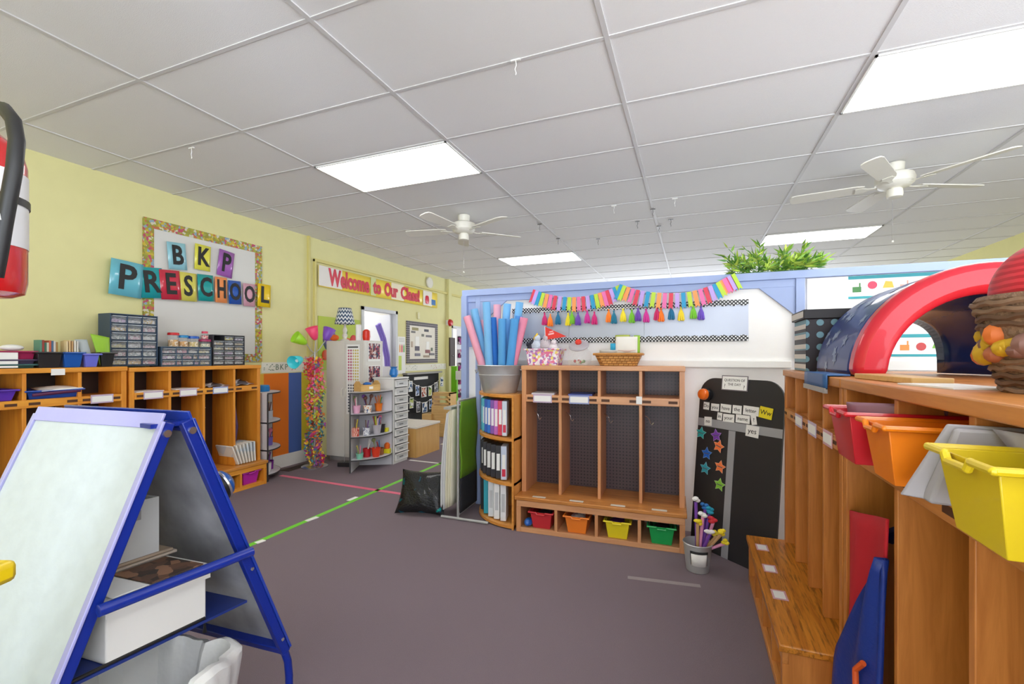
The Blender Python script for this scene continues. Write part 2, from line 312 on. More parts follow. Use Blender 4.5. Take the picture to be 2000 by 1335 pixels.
# right units (fronts face -X): local x runs toward the camera
RX=.495
right2=cubby('amber wooden cubby unit with worn bench, beside the black arched panel',(RX,3.02,0),-PI/2,1.085,.36,1.24,4,tan,tanX,seat_tan,mat('amber_back',(150,92,44),.5),bd=.185,bz=.255,tags=((1,0),(2,0),(3,2)),posts=[.285,.56,.82],lip0=.975,lip1=1.025)
for (x,z) in ((.16,0),(.43,0),(.70,0)):
    q=B().box(x-.045,x+.045,-.165,-.105,.2553,.2563); q.build('name_tag',mat('name_tag_border_2',(220,170,180),.35),right2)
    B().box(x-.033,x+.033,-.157,-.113,.2563,.2568).build('name_tag_insert',paper,right2)
right1=cubby('tall amber wooden cubby unit nearest the camera, holding red, orange and yellow bins',(RX,1.92,0),-PI/2,1.55,.36,1.24,4,tan,tanX,seat_tan,mat('amber_back2',(140,84,40),.5),bench=False,posts=[.435,.785,1.13],lip0=.975,lip1=1.03,name='cubby_unit')
back=thing('cubby_unit','long amber cubby unit backing onto the right-hand cubbies, under the play tunnel','cubby shelf',(.86,3.0,0),-PI/2)
B().box(0,2.6,0,.50,1.205,1.238).build('top_board',tanX,back,bevel=.003)
for x in (0,.65,1.3,1.95,2.565): B().box(x,x+.035,.01,.5,0,1.205).build('side_panel',tan,back)
B().box(.035,2.565,.01,.02,.03,1.205).build('back_panel',tan,back)
# ---------------------------------------------------------------- bins
def bin_(name,label,c,loc,rz,w=.17,d=.28,h=.115,group=None,cat='bin',tap=.018,lugs=True,m=None):
    """w across the front (x), d deep (y from 0)"""
    m=m or mat('bin_plastic_%02x%02x%02x'%c,c,.35,coat=.2)
    T=thing(name,label,cat,loc,rz,group); k=.0035
    b=B()
    def lp(i,z): q=tap*(1-z/h)+i; return [(-w/2+q,0+q,z),(w/2-q,0+q,z),(w/2-q,d-q,z),(-w/2+q,d-q,z)]
    o=lp(0,0)+lp(0,h)+lp(k,h)+lp(k,k)
    f=[(3,2,1,0)]
    for a in (0,4,8):
        for i in range(4): f.append((a+i,a+(i+1)%4,a+4+(i+1)%4,a+4+i))
    f.append((12,13,14,15)); b.add(o,f); b.build('tub_body',m,T,bevel=.004)
    r=B()
    x0,x1,y0,y1=-w/2,w/2,0,d; e=.009
    loop=[(x0-e,y0-e,h),(x0+w*.28,y0-e,h),(x0+w*.33,y0-e,h-.012),(x0+w*.67,y0-e,h-.012),(x0+w*.72,y0-e,h),(x1+e,y0-e,h),(x1+e,y1+e,h),(x0-e,y1+e,h),(x0-e,y0-e,h)] if lugs else [(x0-e,y0-e,h),(x1+e,y0-e,h),(x1+e,y1+e,h),(x0-e,y1+e,h),(x0-e,y0-e,h)]
    for i in range(len(loop)-1): r.tube([loop[i],loop[i+1]],.0065,8); r.sphere(loop[i],.0068,8)
    r.build('rim',m,T)
    return T
bc=[((196,44,52),'red','with dark shoes inside'),((240,130,40),'orange','with a white lacy ball inside'),((230,210,30),'yellow','with a purple toy inside'),((20,160,80),'green','with dark clothing inside')]
for i,(c,n,e) in enumerate(bc):
    p=MP([.19,.455,.745,1.04][i],-.125,.036); bin_('storage_bin','%s plastic bin %s, in the bench of the divider cubby'%(n,e),c,p,MR,w=.165,d=.27,h=.12)
b=B().sphere((0,0,.05),.032,12,.6).sphere((.04,.05,.045),.03,12,.6); 
for n,(dx,dz,c,lb) in enumerate([(.19,.115,(44,36,44),'dark shoe lying in the red bin under the bench'),(.445,.118,(226,214,214),'white lacy ball resting in the orange bin'),(.73,.118,(90,40,110),'purple toy lying in the yellow bin'),(1.04,.115,(34,34,42),'dark folded cap lying in the green bin')]):
    p=MP(dx,0,dz); o=B().sphere((0,0,0),.05,14,.5,1.1,1.2).sphere((.02,.03,.012),.03,10,.7).build(['shoe','lace_ball','toy','cap'][n],blotch('lace',[(236,228,228),(200,160,170),(220,210,214)],60) if n==1 else mat('content_%d'%n,c,.6),loc=p); tag(o,lb,['shoe','ball','toy','hat'][n])
p=MP(.085,-.09,.068); o=B().sphere((0,0,0),.036,14,.8,.9,1.5).sphere((0,-.02,.012),.022,10,.8).build('shoe',mat('shoe_blue',(30,100,190),.35,coat=.5),loc=p); tag(o,'small blue shiny shoe beside the red bin in the bench','shoe')
# teal and magenta bins in the left bench
bin_('storage_bin','teal plastic bin in the bench compartment of the left wall cubby',(20,150,180),(LX+.07,2.945,.036),PI/2,w=.18,d=.26,h=.115)
bin_('storage_bin','magenta plastic bin in the end bench compartment of the left wall cubby',(190,40,170),(LX+.07,3.275,.036),PI/2,w=.18,d=.26,h=.12)
# red, orange and yellow bins sticking out of the near right cubby
bin_('storage_bin','glossy red plastic bin sticking out of the near right-hand cubby shelf',(200,26,40),(.385,1.535,1.031),-PI/2,w=.185,d=.30,h=.135)
bin_('storage_bin','glossy orange plastic bin between the red bin and the grey folder',(244,132,20),(.40,1.31,1.031),-PI/2,w=.155,d=.30,h=.13)
bin_('storage_bin','large yellow plastic bin nearest the camera on the right',(224,196,30),(.395,.92,1.031),-PI/2,w=.17,d=.30,h=.13)
# papers in red bin, folders
def sheet(name,label,cat,pts,m,th=.003,group=None):
    """one bent sheet through four corners (bl, br, tr, tl)"""
    a,b_,c,d=[Vector(p) for p in pts]; n=(b_-a).cross(d-a).normalized(); ctr=a.copy()
    def fn(u,v):
        p=(a*(1-u)+b_*u)*(1-v)+(d*(1-u)+c*u)*v; return p-ctr+n*(.012*math.sin(PI*u)*math.sin(PI*v*.9))
    o=B().grid(fn,8,8).build(name,m,loc=ctr,solid=th); return tag(o,label,cat,group)
sheet('paper_sheet','crumpled translucent sheet poking out of the red bin on the right','paper',[(.43,1.60,1.10),(.60,1.48,1.10),(.60,1.47,1.195),(.42,1.60,1.185)],mat('mauve_film',(150,110,128),.3))
sheet('paper_sheet','pale sheet standing at the back of the red bin on the right','paper',[(.56,1.56,1.10),(.72,1.49,1.10),(.72,1.49,1.20),(.56,1.56,1.195)],mat('pale_film',(190,180,186),.4))
gf=mat('grey_folder',(176,172,180),.6)
# grey fabric folder leaning by the orange bin
T=thing('fabric_folder','pale grey fabric folder leaning between the orange and yellow bins','folder',(0,0,0))
B().quadbox([(.43,1.165,1.031),(.43,1.125,1.031),(.70,1.07,1.031),(.70,1.10,1.031)],[(.455,1.10,1.185),(.455,1.085,1.185),(.70,1.05,1.185),(.70,1.065,1.185)]).build('cover',gf,T,bevel=.006)
B().quadbox([(.40,1.175,1.033),(.40,1.168,1.033),(.56,1.08,1.033),(.56,1.09,1.033)],[(.452,1.117,1.19),(.452,1.108,1.19),(.62,1.08,1.19),(.62,1.088,1.19)]).build('flap',gf,T,bevel=.003)
sheet('grey_folder_sheet','grey sheet hanging at a slant above the yellow bin','paper',[(.52,1.00,1.12),(.60,.86,1.12),(.56,.80,1.19),(.50,1.07,1.19)],gf,.006)
o=B().box(-.03,.03,-.006,.006,0,.10).build('notebook',mat('mint_cover',(150,196,184),.5),loc=(.50,.86,1.07),rot=-.5); tag(o,'mint green notebook standing in the yellow bin on the right','notebook')
# red bag and blue coat hanging in the near cubby
def drape(name,label,cat,m,x0,y0,y1,zt,zb,amp,seed,th=.02,top=None,flare=0):
    rnd=random.Random(seed); ph=rnd.random()*6
    def fn(u,v):
        y=y0+(y1-y0)*u; z=zt+(zb-zt)*v
        if top: z+=(1-v)*top*(u)
        x=x0+amp*math.sin(ph+u*9+v*2)*(.3+v)-flare*v
        return (x,y,z)
    o=B().grid(fn,24,16).build(name,m,solid=th); return tag(o,label,cat)
drape('tote_bag','red fabric bag hanging in the first opening of the near right cubby','bag',mat('red_canvas',(196,24,40),.75,bump=.1,bscale=300),.50,1.878,1.53,.79,.06,.016,3,.006,.085,.01)
T=thing('coat','royal blue coat with orange trim hanging behind the red bag','coat',(0,0,0))
def fn(u,v):
    a=1-v; return (.475-.03*v+.012*math.sin(u*9+v*3),1.51+.30*u*min(1,v*1.7)**.9+.008*math.sin(v*9)*u,.77-.72*v)
B().grid(fn,18,16).build('coat_body',mat('royal_nylon',(24,52,140),.5,bump=.2,bscale=60),T,solid=.012)
B().tube([(.445,1.545,.46),(.435,1.575,.42),(.435,1.57,.36),(.44,1.54,.32)],.008,8).build('trim_cord',mat('orange_trim',(226,92,30),.5),T)
B().tube([(.56,1.56,.84),(.55,1.60,.82),(.55,1.64,.80),(.55,1.68,.78)],.022,8).build('collar',mat('dark_blue_nylon',(20,30,84),.6),T)
# ================================================================ CEILING FITTINGS
def troffer(ci,rj,label):
    x0=gx[0]+1.2192*ci; y0=1.56+.6096*rj
    T=thing('ceiling_light',label,'ceiling light',(x0+.6096,y0+.3048,ZC),0,'fluorescent ceiling panels')
    a,b_=.5976,.2948
    q=B(); q.box(-a,a,-b_,-b_+.012,-.014,0).box(-a,a,b_-.012,b_,-.014,0).box(-a,-a+.012,-b_,b_,-.014,0).box(a-.012,a,-b_,b_,-.014,0); q.build('frame',mat('light_frame',(236,236,232),.4),T)
    B().box(-a+.012,a-.012,-b_+.012,b_-.012,-.011,-.004).build('diffuser',LM,T)
LM=bpy.data.materials.new('lit_diffuser'); LM.use_nodes=True; nt=LM.node_tree; bs=nt.nodes['Principled BSDF']; bs.inputs['Base Color'].default_value=(.9,.9,.9,1); bs.inputs['Emission Color'].default_value=(1,.99,.96,1); bs.inputs['Emission Strength'].default_value=LIGHT_STRENGTH
troffer(1,2,'lit rectangular ceiling panel above the left fan, nearer the welcome banner')
troffer(4,2,'large lit ceiling panel at the upper right corner, nearest the camera')
troffer(1,8,'lit ceiling panel just beyond the left fan')
troffer(4,8,'lit ceiling panel behind the leafy plant')
for ci,rj in ((1,-4),(4,-4)): troffer(ci,rj,'lit rectangular ceiling panel behind the camera')
def fan(label,x,y,a0,rr):
    T=thing('ceiling_fan',label,'ceiling fan',(x,y,ZC),a0)
    B().lathe([(.045,0),(.065,-.01),(.062,-.06),(.045,-.085)][::-1]).build('canopy',offw,T)
    B().lathe([(.05,-.20),(.10,-.19),(.125,-.165),(.13,-.13),(.12,-.10),(.09,-.085),(.04,-.08)],n=28).build('motor_housing',offw,T)
    B().lathe([(.035,-.275),(.05,-.27),(.055,-.25),(.05,-.21),(.04,-.20)]).build('switch_cup',offw,T)
    B().tube([(.03,0,-.275),(.03,0,-.60)],.0018,5).build('pull_chain',chrome,T); B().sphere((.03,0,-.61),.010,8).build('pull_knob',offw,T)
    for k in range(5):
        a=2*PI*k/5; Mx=Matrix.Rotation(a,4,'Z')@Matrix.Rotation(.2,4,'X')
        q=B(); q.M=Matrix.Translation((0,0,-.17))@Mx
        pts=[(.19,-.045),(.24,-.058),(rr-.05,-.068),(rr-.015,-.058),(rr,-.03),(rr,.03),(rr-.015,.058),(rr-.05,.068),(.24,.058),(.19,.045)]
        q.prism(pts,-.004,.004,'XY'); q.build('blade',mat('blade_white',(226,222,212),.45),T)
        q=B(); q.M=Matrix.Translation((0,0,-.175))@Mx; q.prism([(.09,-.012),(.16,-.014),(.21,-.04),(.25,-.03),(.25,.03),(.21,.04),(.16,.014),(.09,.012)],-.008,-.003,'XY').build('blade_bracket',offw,T)
fan('white five-bladed ceiling fan on the left, above the white divider end',-2.28,4.34,R_(118),.66)
fan('white five-bladed ceiling fan on the right, under the large light panel',1.475,4.42,R_(97),.70)
hk=[(1245,432),(1310,428),(1275,408),(1287,441),(1090,465),(1168,466),(1054,437),(1199,401),(1318,387),(1007,116),(374,288),(991,522),(940,528)]
for i,(px,py) in enumerate(hk):
    p=atZ(px,py,ZC-.006); dk=i in (0,1,2,3,4,5,6)
    T=thing('ceiling_clip','%s metal clip hanging from the ceiling grid'%('dark' if dk else 'white'),'clip',(p.x,p.y,p.z),0,'%s clips on the ceiling grid'%('dark' if dk else 'white'))
    mm=mat('clip_dark',(90,86,84),.4) if dk else white
    B().box(-.025,.025,-.006,.006,-.008,0).build('clip_plate',mm,T)
    B().tube([(0,0,-.008),(.004,0,-.03),(-.004,0,-.05),(.003,0,-.07),(0,0,-.08)],.0025,5).build('hook_wire',mm,T)
# ================================================================ LEFT WALL ITEMS (local x -> +Y, -y -> +X)
LW=(0,0,PI/2)
def wallL(name,label,cat,y,z,group=None,off=.0): return thing(name,label,cat,(XL+off,y,z),PI/2,group)
# notice board
T=wallL('notice_board','large notice board with bright fish-patterned border on the yellow wall','notice board',2.526,1.255)
bw,bh=1.19,1.295
B().box(.04,bw-.04,-.012,-.001,.04,bh-.04).build('paper_backing',mat('pale_grey_paper',(214,212,208),.7,var=.03,vscale=3),T)
brd=blotch('bright_print',[(150,150,60),(170,160,60),(200,176,60),(186,80,104),(206,200,180),(140,164,180),(150,140,60),(190,110,70),(160,164,70)],48)
for (x0,x1,z0,z1) in ((0,bw,bh-.085,bh),(0,bw,0,.085),(0,.085,.085,bh-.085),(bw-.085,bw,.085,bh-.085)):
    B().box(x0,x1,-.016,-.001,z0,z1).build('border_strip',brd,T)
# letter cards: (char, colour, corners px)
cards=[('B',(150,205,220),'light blue',(346,472,366,528),0,'at the left of the top row',(.30,.19)),('K',(232,226,80),'yellow',(396,478,396,530),0,'in the middle of the top row',None),('P',(164,96,180),'purple',(441,513,0,0),0,'at the right of the top row',None)]
Lt=[('B',(150,206,222),'light blue card with black letter B on the notice board',346,500,.165,.25,-.08),
('K',(232,226,84),'pale yellow card with black letter K on the notice board',396,503,.155,.25,.03),
('P',(164,98,182),'purple card with black letter P on the notice board',441,515,.165,.27,.12),
('P',(110,190,210),'sky blue card with black letter P, first of the long word',247,544,.24,.30,.07),
('R',(30,160,168),'teal card with black letter R in the long word',295,552,.20,.27,-.10),
('E',(206,50,74),'crimson card with black letter E in the long word',333,556,.175,.27,-.08),
('S',(222,212,96),'lime yellow card with black letter S in the long word',367,560,.165,.27,-.02),
('C',(26,158,158),'teal card with black letter C in the long word',402,562,.155,.26,-.05),
('H',(244,150,90),'peach card with black letter H in the long word',432,566,.125,.26,-.02),
('O',(30,86,180),'royal blue card with black letter O in the long word',459,571,.14,.245,-.05),
('O',(214,160,178),'pink card with black letter O in the long word',487,576,.14,.245,-.02),
('L',(240,202,20),'golden card with black letter L, last of the long word',516,577,.165,.255,.02)]
ink=mat('letter_ink',(24,24,26),.5)
for i,(ch,c,lb,px,py,w,h,rt) in enumerate(Lt):
    p=atX(px,py,XL+.03+.006*(i%2)+(.012 if i>2 else 0)); 
    T=thing('letter_card',lb,'letter card',(p.x,p.y,p.z),(0,-rt*0,PI/2),'letter cards spelling the preschool name')
    T.rotation_euler=(0,0,PI/2)
    q=B(); q.M=Matrix.Rotation(rt,4,'Y'); q.grid(lambda u,v:((u-.5)*w,-.004*math.sin(PI*u),(v-.5)*h),6,2); q.build('card',mat('card_%02x%02x%02x'%c,c,.22,coat=.6),T,solid=.002)
    text(ch,h*.98,ink,T,(0,-.0085,0),(PI/2,rt,0),bold=.007,name='letter',sx=min(1.0,w/h*1.15) if ch!='L' else .9)
# welcome banner
Yb0,Yb1=4.518,7.447
T=wallL('welcome_banner','long yellow banner reading Welcome to Our Class in red letters','banner',Yb0,2.23,off=.04)
Lb=Yb1-Yb0
B().grid(lambda u,v:(u*Lb,-.004*math.sin(u*14),v*.275-.012),30,2).build('banner_strip',mat('banner_yellow',(255,224,84),.35),T,solid=.002)
for k,(x0,x1,c) in enumerate([(0,.42,(226,220,214)),(1.02,1.14,(206,214,150)),(1.52,1.86,(236,226,196)),(2.44,2.74,(232,226,214))]):
    B().box(x0,x1,-.008,-.0065,.0,.262).build('printed_patch',mat('patch_%d'%k,c,.4),T)
bred=mat('banner_red',(206,32,62),.35)
def bword(t,pa,pb,sz):
    ya_,yb_=atX(pa,560,XL+.05).y-Yb0,atX(pb,560,XL+.05).y-Yb0
    o=text(t,sz,bred,T,((ya_+yb_)/2,-.0095,.125),bold=.013,sx=1); w=o.dimensions.x
    bpy.context.view_layer.update(); w=max(v.co.x for v in o.data.vertices)-min(v.co.x for v in o.data.vertices); k=(yb_-ya_)/w
    for v in o.data.vertices: v.co.x*=k
bword('Welcome',642,722,.30); bword('to',729,745,.27); bword('Our',751,777,.27); bword('Class!',783,820,.27)
B().lathe([(.01,-.09),(.05,-.08),(.065,-.02),(.05,.05),(.02,.06)],(2.57,-.012,.12),12,1,.12).build('apple_picture',bred,T); B().box(2.72,2.86,-.009,-.007,.03,.13).build('book_picture',mat('pic_blue',(40,110,180),.4),T)
# wall clock, small plates
p=atX(839,552,XL+.02); T=wallL('wall_clock','small round white wall clock above the banner end','clock',p.y,p.z,off=.005)
q=B(); q.M=Matrix.Rotation(PI/2,4,'X'); q.lathe([(.10,0),(.105,.02),(.095,.035),(.088,.03)],n=28).build('clock_rim',offw,T)
q=B(); q.M=Matrix.Rotation(PI/2,4,'X'); q.lathe([(.001,.022),(.088,.022)],n=24,cap=False).build('clock_face',paper,T); B().box(-.004,.004,-.028,-.024,0,.06).box(0,.04,-.028,-.024,-.004,.004).build('clock_hands',dark,T)
T=tag(B().box(-.03,.03,-.025,0,-.06,.06).build('thermostat',mat('cream_box',(222,216,170),.5),loc=(XL,6.86,2.03),rot=LW,bevel=.004),'small cream wall box under the welcome banner','thermostat')
# fire alarm and dark cabinet by second doorway
p=atX(877,630,XL+.05); T=thing('alarm_bell','small red alarm bell on the wall beside the far doorway','alarm bell',(XL+.065,p.y,p.z),PI/2); q=B(); q.M=Matrix.Rotation(PI/2,4,'X'); q.lathe([(.07,0),(.07,.02),(.05,.05),(.01,.06)]).build('bell_dome',mat('alarm_red',(200,30,36),.35),T); B().box(-.04,.04,-.0,.06,-.05,.05).build('bell_box',white,T)
# green fruit poster, crayon chart
T=wallL('fruit_poster','lime green poster with drawn carrots and peppers behind the white cabinet','poster',4.55,1.13)
B().box(0,.80,-.004,-.001,0,.71).build('poster_sheet',mat('lime_paper',(178,196,40),.5),T)
for k,(x,z,r,c) in enumerate([(.20,.40,.15,(60,70,90)),(.22,.42,.13,(116,76,160)),(.55,.33,.11,(226,70,30)),(.37,.18,.06,(240,120,30)),(.66,.40,.09,(210,40,30)),(.50,.52,.05,(60,120,40)),(.12,.20,.07,(226,80,30))]):
    q=B(); q.M=Matrix.Translation((x,-.0045-.0006*k,z))@Matrix.Rotation(PI/2,4,'X'); q.lathe([(r,0),(r*.98,.0006)],n=14,sx=.8).build('printed_shape',mat('print_%d'%k,c,.5),T)
B().box(.30,.52,-.0055,-.004,.655,.672).build('printed_title',mat('title_olive',(110,116,30),.5),T)
p=atX(782,668,XL+.01); T=wallL('crayon_chart','white wall chart with red, orange and green crayons beside the doorway','chart',6.27,1.02)
B().box(0,.21,-.004,-.001,0,.62).build('chart_sheet',paper,T)
for k,c in enumerate([(230,150,40),(206,50,50),(90,160,60)]): B().prism([(.04+k*.055,.36),(.075+k*.055,.36),(.075+k*.055,.46),(.0575+k*.055,.50),(.04+k*.055,.46)],-.0055,-.004,'XZ').build('printed_crayon',mat('cray_%d'%k,c,.5),T)
B().box(.02,.1,-.0055,-.004,.06,.30).build('printed_bottle',mat('cray_l',(190,210,60),.5),T); 
for k in range(3): B().box(.03,.18,-.0055,-.004,.585-k*.025,.593-k*.025).build('printed_line',mat('line_grey',(186,186,180),.5),T)
# alphabet frieze
def frieze(label,y0,y1,z0,z1,txt,cols):
    T=wallL('alphabet_frieze',label,'frieze',y0,z0); L=y1-y0
    B().box(0,L,-.003,-.001,0,z1-z0).build('frieze_strip',mat('frieze_paper',(232,230,218),.6),T)
    g=mat('frieze_green',(110,130,110),.5); text(txt[0],(z1-z0)*.8,g,T,(L*txt[1],-.0045,(z1-z0)/2),sx=.9,space=1.3) if txt[0] else None
    q=B(); rnd=random.Random(5)
    for k in range(26):
        x=rnd.uniform(.03,L*.27) if k<13 else rnd.uniform(L*.6,L-.03); z=rnd.uniform(.02,z1-z0-.02); q.m=0 if k<13 else 1; q.prism([(x-.009,z),(x,z-.006),(x+.009,z),(x,z+.006)],-.005,-.003,'XZ')
    q.build('leaf_print',[g,mat('frieze_pink',(196,110,120),.5)],T)
frieze('white wall strip with printed leaves and letters B K P, above the coloured panels',3.72,4.36,1.125,1.245,('BKP',.42),0)
frieze('white printed wall strip under the dark-bordered notice board',6.48,7.85,1.06,1.17,('',.4),0)
# dark bordered board
T=wallL('notice_board','small cork notice board with dark grey border and pinned notes','notice board',6.505,1.19)
B().box(.03,.98,-.01,-.001,.03,.70).build('paper_backing',mat('board_paper',(232,226,214),.7),T)
bd_=dots('dark_dots',(66,60,64),(170,160,164),26,.28,.6)
for (x0,x1,z0,z1) in ((0,1.01,.655,.73),(0,1.01,0,.075),(0,.09,.075,.655),(.92,1.01,.075,.655)): B().box(x0,x1,-.014,-.001,z0,z1).build('border_strip',bd_,T)
rnd=random.Random(3)
for k,(x,z,w,h,c) in enumerate([(.26,.60,.2,.05,(150,140,90)),(.62,.59,.15,.045,(70,70,76)),(.20,.545,.13,.035,(110,106,106)),(.50,.50,.08,.045,(110,110,100)),(.70,.49,.2,.04,(120,116,120)),(.32,.38,.12,.18,(244,242,238)),(.32,.26,.14,.08,(84,76,90)),(.66,.32,.10,.14,(244,242,238)),(.66,.21,.16,.06,(140,80,80)),(.80,.25,.06,.06,(100,110,90)),(.33,.15,.17,.05,(120,116,130)),(.62,.12,.2,.04,(160,140,120)),(.16,.33,.05,.1,(190,170,150)),(.80,.16,.18,.04,(110,106,110))]):
    B().box(x-w/2,x+w/2,-.012-.0004*k,-.010,z-h/2,z+h/2).build('pinned_note',mat('note_%d'%k,c,.6),T)
# chalkboard on wall with photo garland
T=wallL('chalkboard','low black chalkboard on the far left wall behind strings of picture cards','chalkboard',6.42,.02)
B().box(0,1.10,-.03,-.002,0,.98).build('board_face',mat('chalk_black',(44,44,46),.8),T); B().box(-.02,1.12,-.10,-.003,.98,1.01).build('board_ledge',mat('ledge_grey',(150,148,146),.5),T)
B().box(.28,.72,-.034,-.03,.88,.93).build('title_strip',paper,T)
pics=[blotch('picture_%d'%k,c,26) for k,c in enumerate([[(210,220,230),(60,90,130),(236,236,236)],[(196,206,120),(80,110,50),(240,240,240)],[(190,200,230),(40,50,70),(120,150,200)],[(60,60,66),(200,200,206),(120,120,130)],[(220,170,150),(150,70,60),(230,230,230)]])]
for row,(z0,sag,n,lb,xa,xb) in enumerate([(.93,.20,6,'upper',-.05,1.18),(.66,.20,5,'lower',-.02,1.0)]):
    T=wallL('picture_garland','%s string of hanging picture cards across the low black chalkboard'%lb,'garland',6.42,.02,off=.06)
    f=lambda u:(xa+(xb-xa)*u,-.05,z0-sag*4*u*(1-u)+.03*u)
    B().tube([f(i/16) for i in range(17)],.003,5).build('string',white,T)
    for k in range(n):
        x,y,z=f((k+.5)/n); w=.10 if k!=2 else .15
        B().box(x-w/2-.008,x+w/2+.008,y-.004,y-.002,z-.175,z+.005).build('photo_card',paper,T); B().box(x-w/2,x+w/2,y-.0055,y-.004,z-.165,z-.01).build('photo_picture',pics[(k*2+row)%5],T)
# ================================================================ BACK-LEFT FURNITURE
# white tall cabinet
T=thing('storage_cabinet','tall white two-door cabinet against the yellow wall','cabinet',(-4.31,4.48,0),0)
cw_,ch_,cd=.59,1.51,.36
cab=mat('cabinet_white',(216,212,204),.5)
B().box(0,cw_,.018,cd,.06,ch_).build('cabinet_body',cab,T,bevel=.003); B().box(.02,cw_-.02,.04,cd,0,.06).build('plinth',mat('plinth_grey',(150,146,144),.6),T)
for (x0,x1,hx) in ((.002,.293,.265),(.297,.588,.325)):
    dd=B().box(x0,x1,0,.017,.065,ch_-.003).build('door',cab,T,bevel=.002)
    B().tube([(hx,0,.80),(hx+.0,-.022,.815),(hx,-.028,.86),(hx,-.022,.905),(hx,0,.92)],.006,8).build('handle',offw,dd)
T2=thing('counting_chart','white chart with rows of small pink, yellow and black symbols on the cabinet door','chart',(-4.31+.325,4.478,.60),0)
B().box(0,.20,-.003,-.0005,0,.86).build('chart_sheet',paper,T2)
B().box(.015,.10,-.0045,-.003,.40,.80).build('symbol_block',dots('sym_pink',(240,239,236),(190,90,120),28,.36),T2); B().box(.105,.185,-.0045,-.003,.40,.80).build('symbol_block',dots('sym_yellow',(240,239,236),(206,186,80),28,.34),T2)
B().box(.015,.185,-.0045,-.003,.02,.385).build('symbol_block',dots('sym_dark',(240,239,236),(90,90,98),28,.34),T2); B().box(.02,.18,-.0045,-.003,.82,.835).build('printed_title',dark,T2)
ph=blotch('class_photo',[(120,60,60),(190,140,130),(80,60,80),(210,200,200),(170,60,90),(60,60,90)],42)
for z,lb in ((1.25,'upper'),(.965,'lower')):
    T2=thing('class_photo','%s class group photo on the side of the white cabinet'%lb,'photo',(-3.719,4.55,z),PI/2)
    B().box(0,.24,-.003,0,0,.235).build('photo_border',paper,T2); B().box(.012,.228,-.0045,-.003,.03,.225).build('photo_print',ph,T2)
# items on cabinet
T=thing('table_lamp','white table lamp with navy and white zigzag shade on the cabinet','lamp',(-4.14,4.62,1.51),0)
B().lathe([(.05,0),(.055,.015),(.02,.03),(.035,.07),(.02,.10),(.03,.14),(.015,.18),(.012,.22)]).build('lamp_base',offw,T)
m=mat('zigzag_shade',(40,66,100),.7)
if True:
    nt=m.node_tree; bsd=nt.nodes['Principled BSDF']; tc=[n for n in nt.nodes if n.type=='TEX_COORD'][0]
    sp=nt.nodes.new('ShaderNodeSeparateXYZ'); nt.links.new(tc.outputs['Object'],sp.inputs[0])
    def mth(op,a,b_=None):
        n=nt.nodes.new('ShaderNodeMath'); n.operation=op
        for i,v in enumerate((a,b_)):
            if v is None: continue
            if isinstance(v,(int,float)): n.inputs[i].default_value=v
            else: nt.links.new(v,n.inputs[i])
        return n.outputs[0]
    at=mth('ARCTAN2',sp.outputs[1],sp.outputs[0]); z=mth('PINGPONG',mth('MULTIPLY',at,1.0),.2); w=mth('ADD',mth('MULTIPLY',z,.16),sp.outputs[2]); fr=mth('FRACT',mth('MULTIPLY',w,19)); st=mth('GREATER_THAN',fr,.5)
    mx=nt.nodes.new('ShaderNodeMix'); mx.data_type='RGBA'; mx.inputs['A'].default_value=(*s2l((44,70,104)),1); mx.inputs['B'].default_value=(*s2l((226,228,230)),1); nt.links.new(st,mx.inputs['Factor']); nt.links.new(mx.outputs['Result'],bsd.inputs['Base Color'])
B().lathe([(.125,.215),(.078,.42)],n=28,cap=False).build('lamp_shade',m,T,solid=.003)
o=B().lathe([(.035,0),(.035,.20),(.028,.205)]).build('paper_tube',paper,loc=(-3.93,4.63,1.51)); tag(o,'tall white tube standing on the cabinet beside the lamp','tube')
o=B().lathe([(.04,0),(.05,.05),(.045,.12),(.02,.14)],n=14).build('pepper_ornament',mat('pepper_red',(214,44,24),.35),loc=(-3.80,4.62,1.51)); tag(o,'red pepper-shaped ornament at the right end of the cabinet top','ornament')
o=B().sphere((0,0,.045),.05,12,.8,1.3,1).build('fabric_flower',mat('flower_orange',(240,110,40),.7,bump=.5,bscale=40),loc=(-4.22,4.52,1.505)); tag(o,'orange fabric flower at the left end of the cabinet top','flower')
# corner shelves (quarter-round)
def quarter(name,label,loc,rz,R,zs,th,m,edge,label_cat='shelf',legs=.08,post=True):
    """back corner at origin, panels along +x and +y, shelves curve between"""
    T=thing(name,label,label_cat,loc,rz)
    zt=zs[-1]
    B().box(0,R-.002,0,.014,0,zt-th).build('side_panel',[m],T,bevel=.001); B().box(0,.014,.014,R-.002,0,zt-th).build('side_panel',[m],T,bevel=.001)
    for z in zs:
        q=B(); pts=[(0,0)]+[(R*math.cos(a),R*math.sin(a)) for a in [PI/2*i/16 for i in range(17)]]; q.prism(pts,z-th,z,'XY'); sh=q.build('shelf_board',m,T)
        q=B(); P=[(R*math.cos(PI/2*i/16)*1.004,R*math.sin(PI/2*i/16)*1.004,z-th/2) for i in range(17)]
        for a,b_ in zip(P,P[1:]): q.add([(a[0],a[1],z-th),(b_[0],b_[1],z-th),(b_[0]*1.006,b_[1]*1.006,z-th),(a[0]*1.006,a[1]*1.006,z-th),(a[0],a[1],z),(b_[0],b_[1],z),(b_[0]*1.006,b_[1]*1.006,z),(a[0]*1.006,a[1]*1.006,z)],[(0,1,5,4),(3,2,6,7),(4,5,6,7),(0,1,2,3)])
        q.build('edge_band',edge,sh)
    for (x0,x1,y0,y1) in ((R-.003,R+.003,-.001,.015),(-.001,.015,R-.003,R+.003)): B().box(x0,x1,y0,y1,0,zt-th).build('panel_edge',edge,T)
    return T
edge=mat('dark_edging',(52,50,54),.5)
qa=math.atan2(-.25,.97) # grey shelf orientation
GSo=Vector((-3.76,4.425,0)); GSR=.405
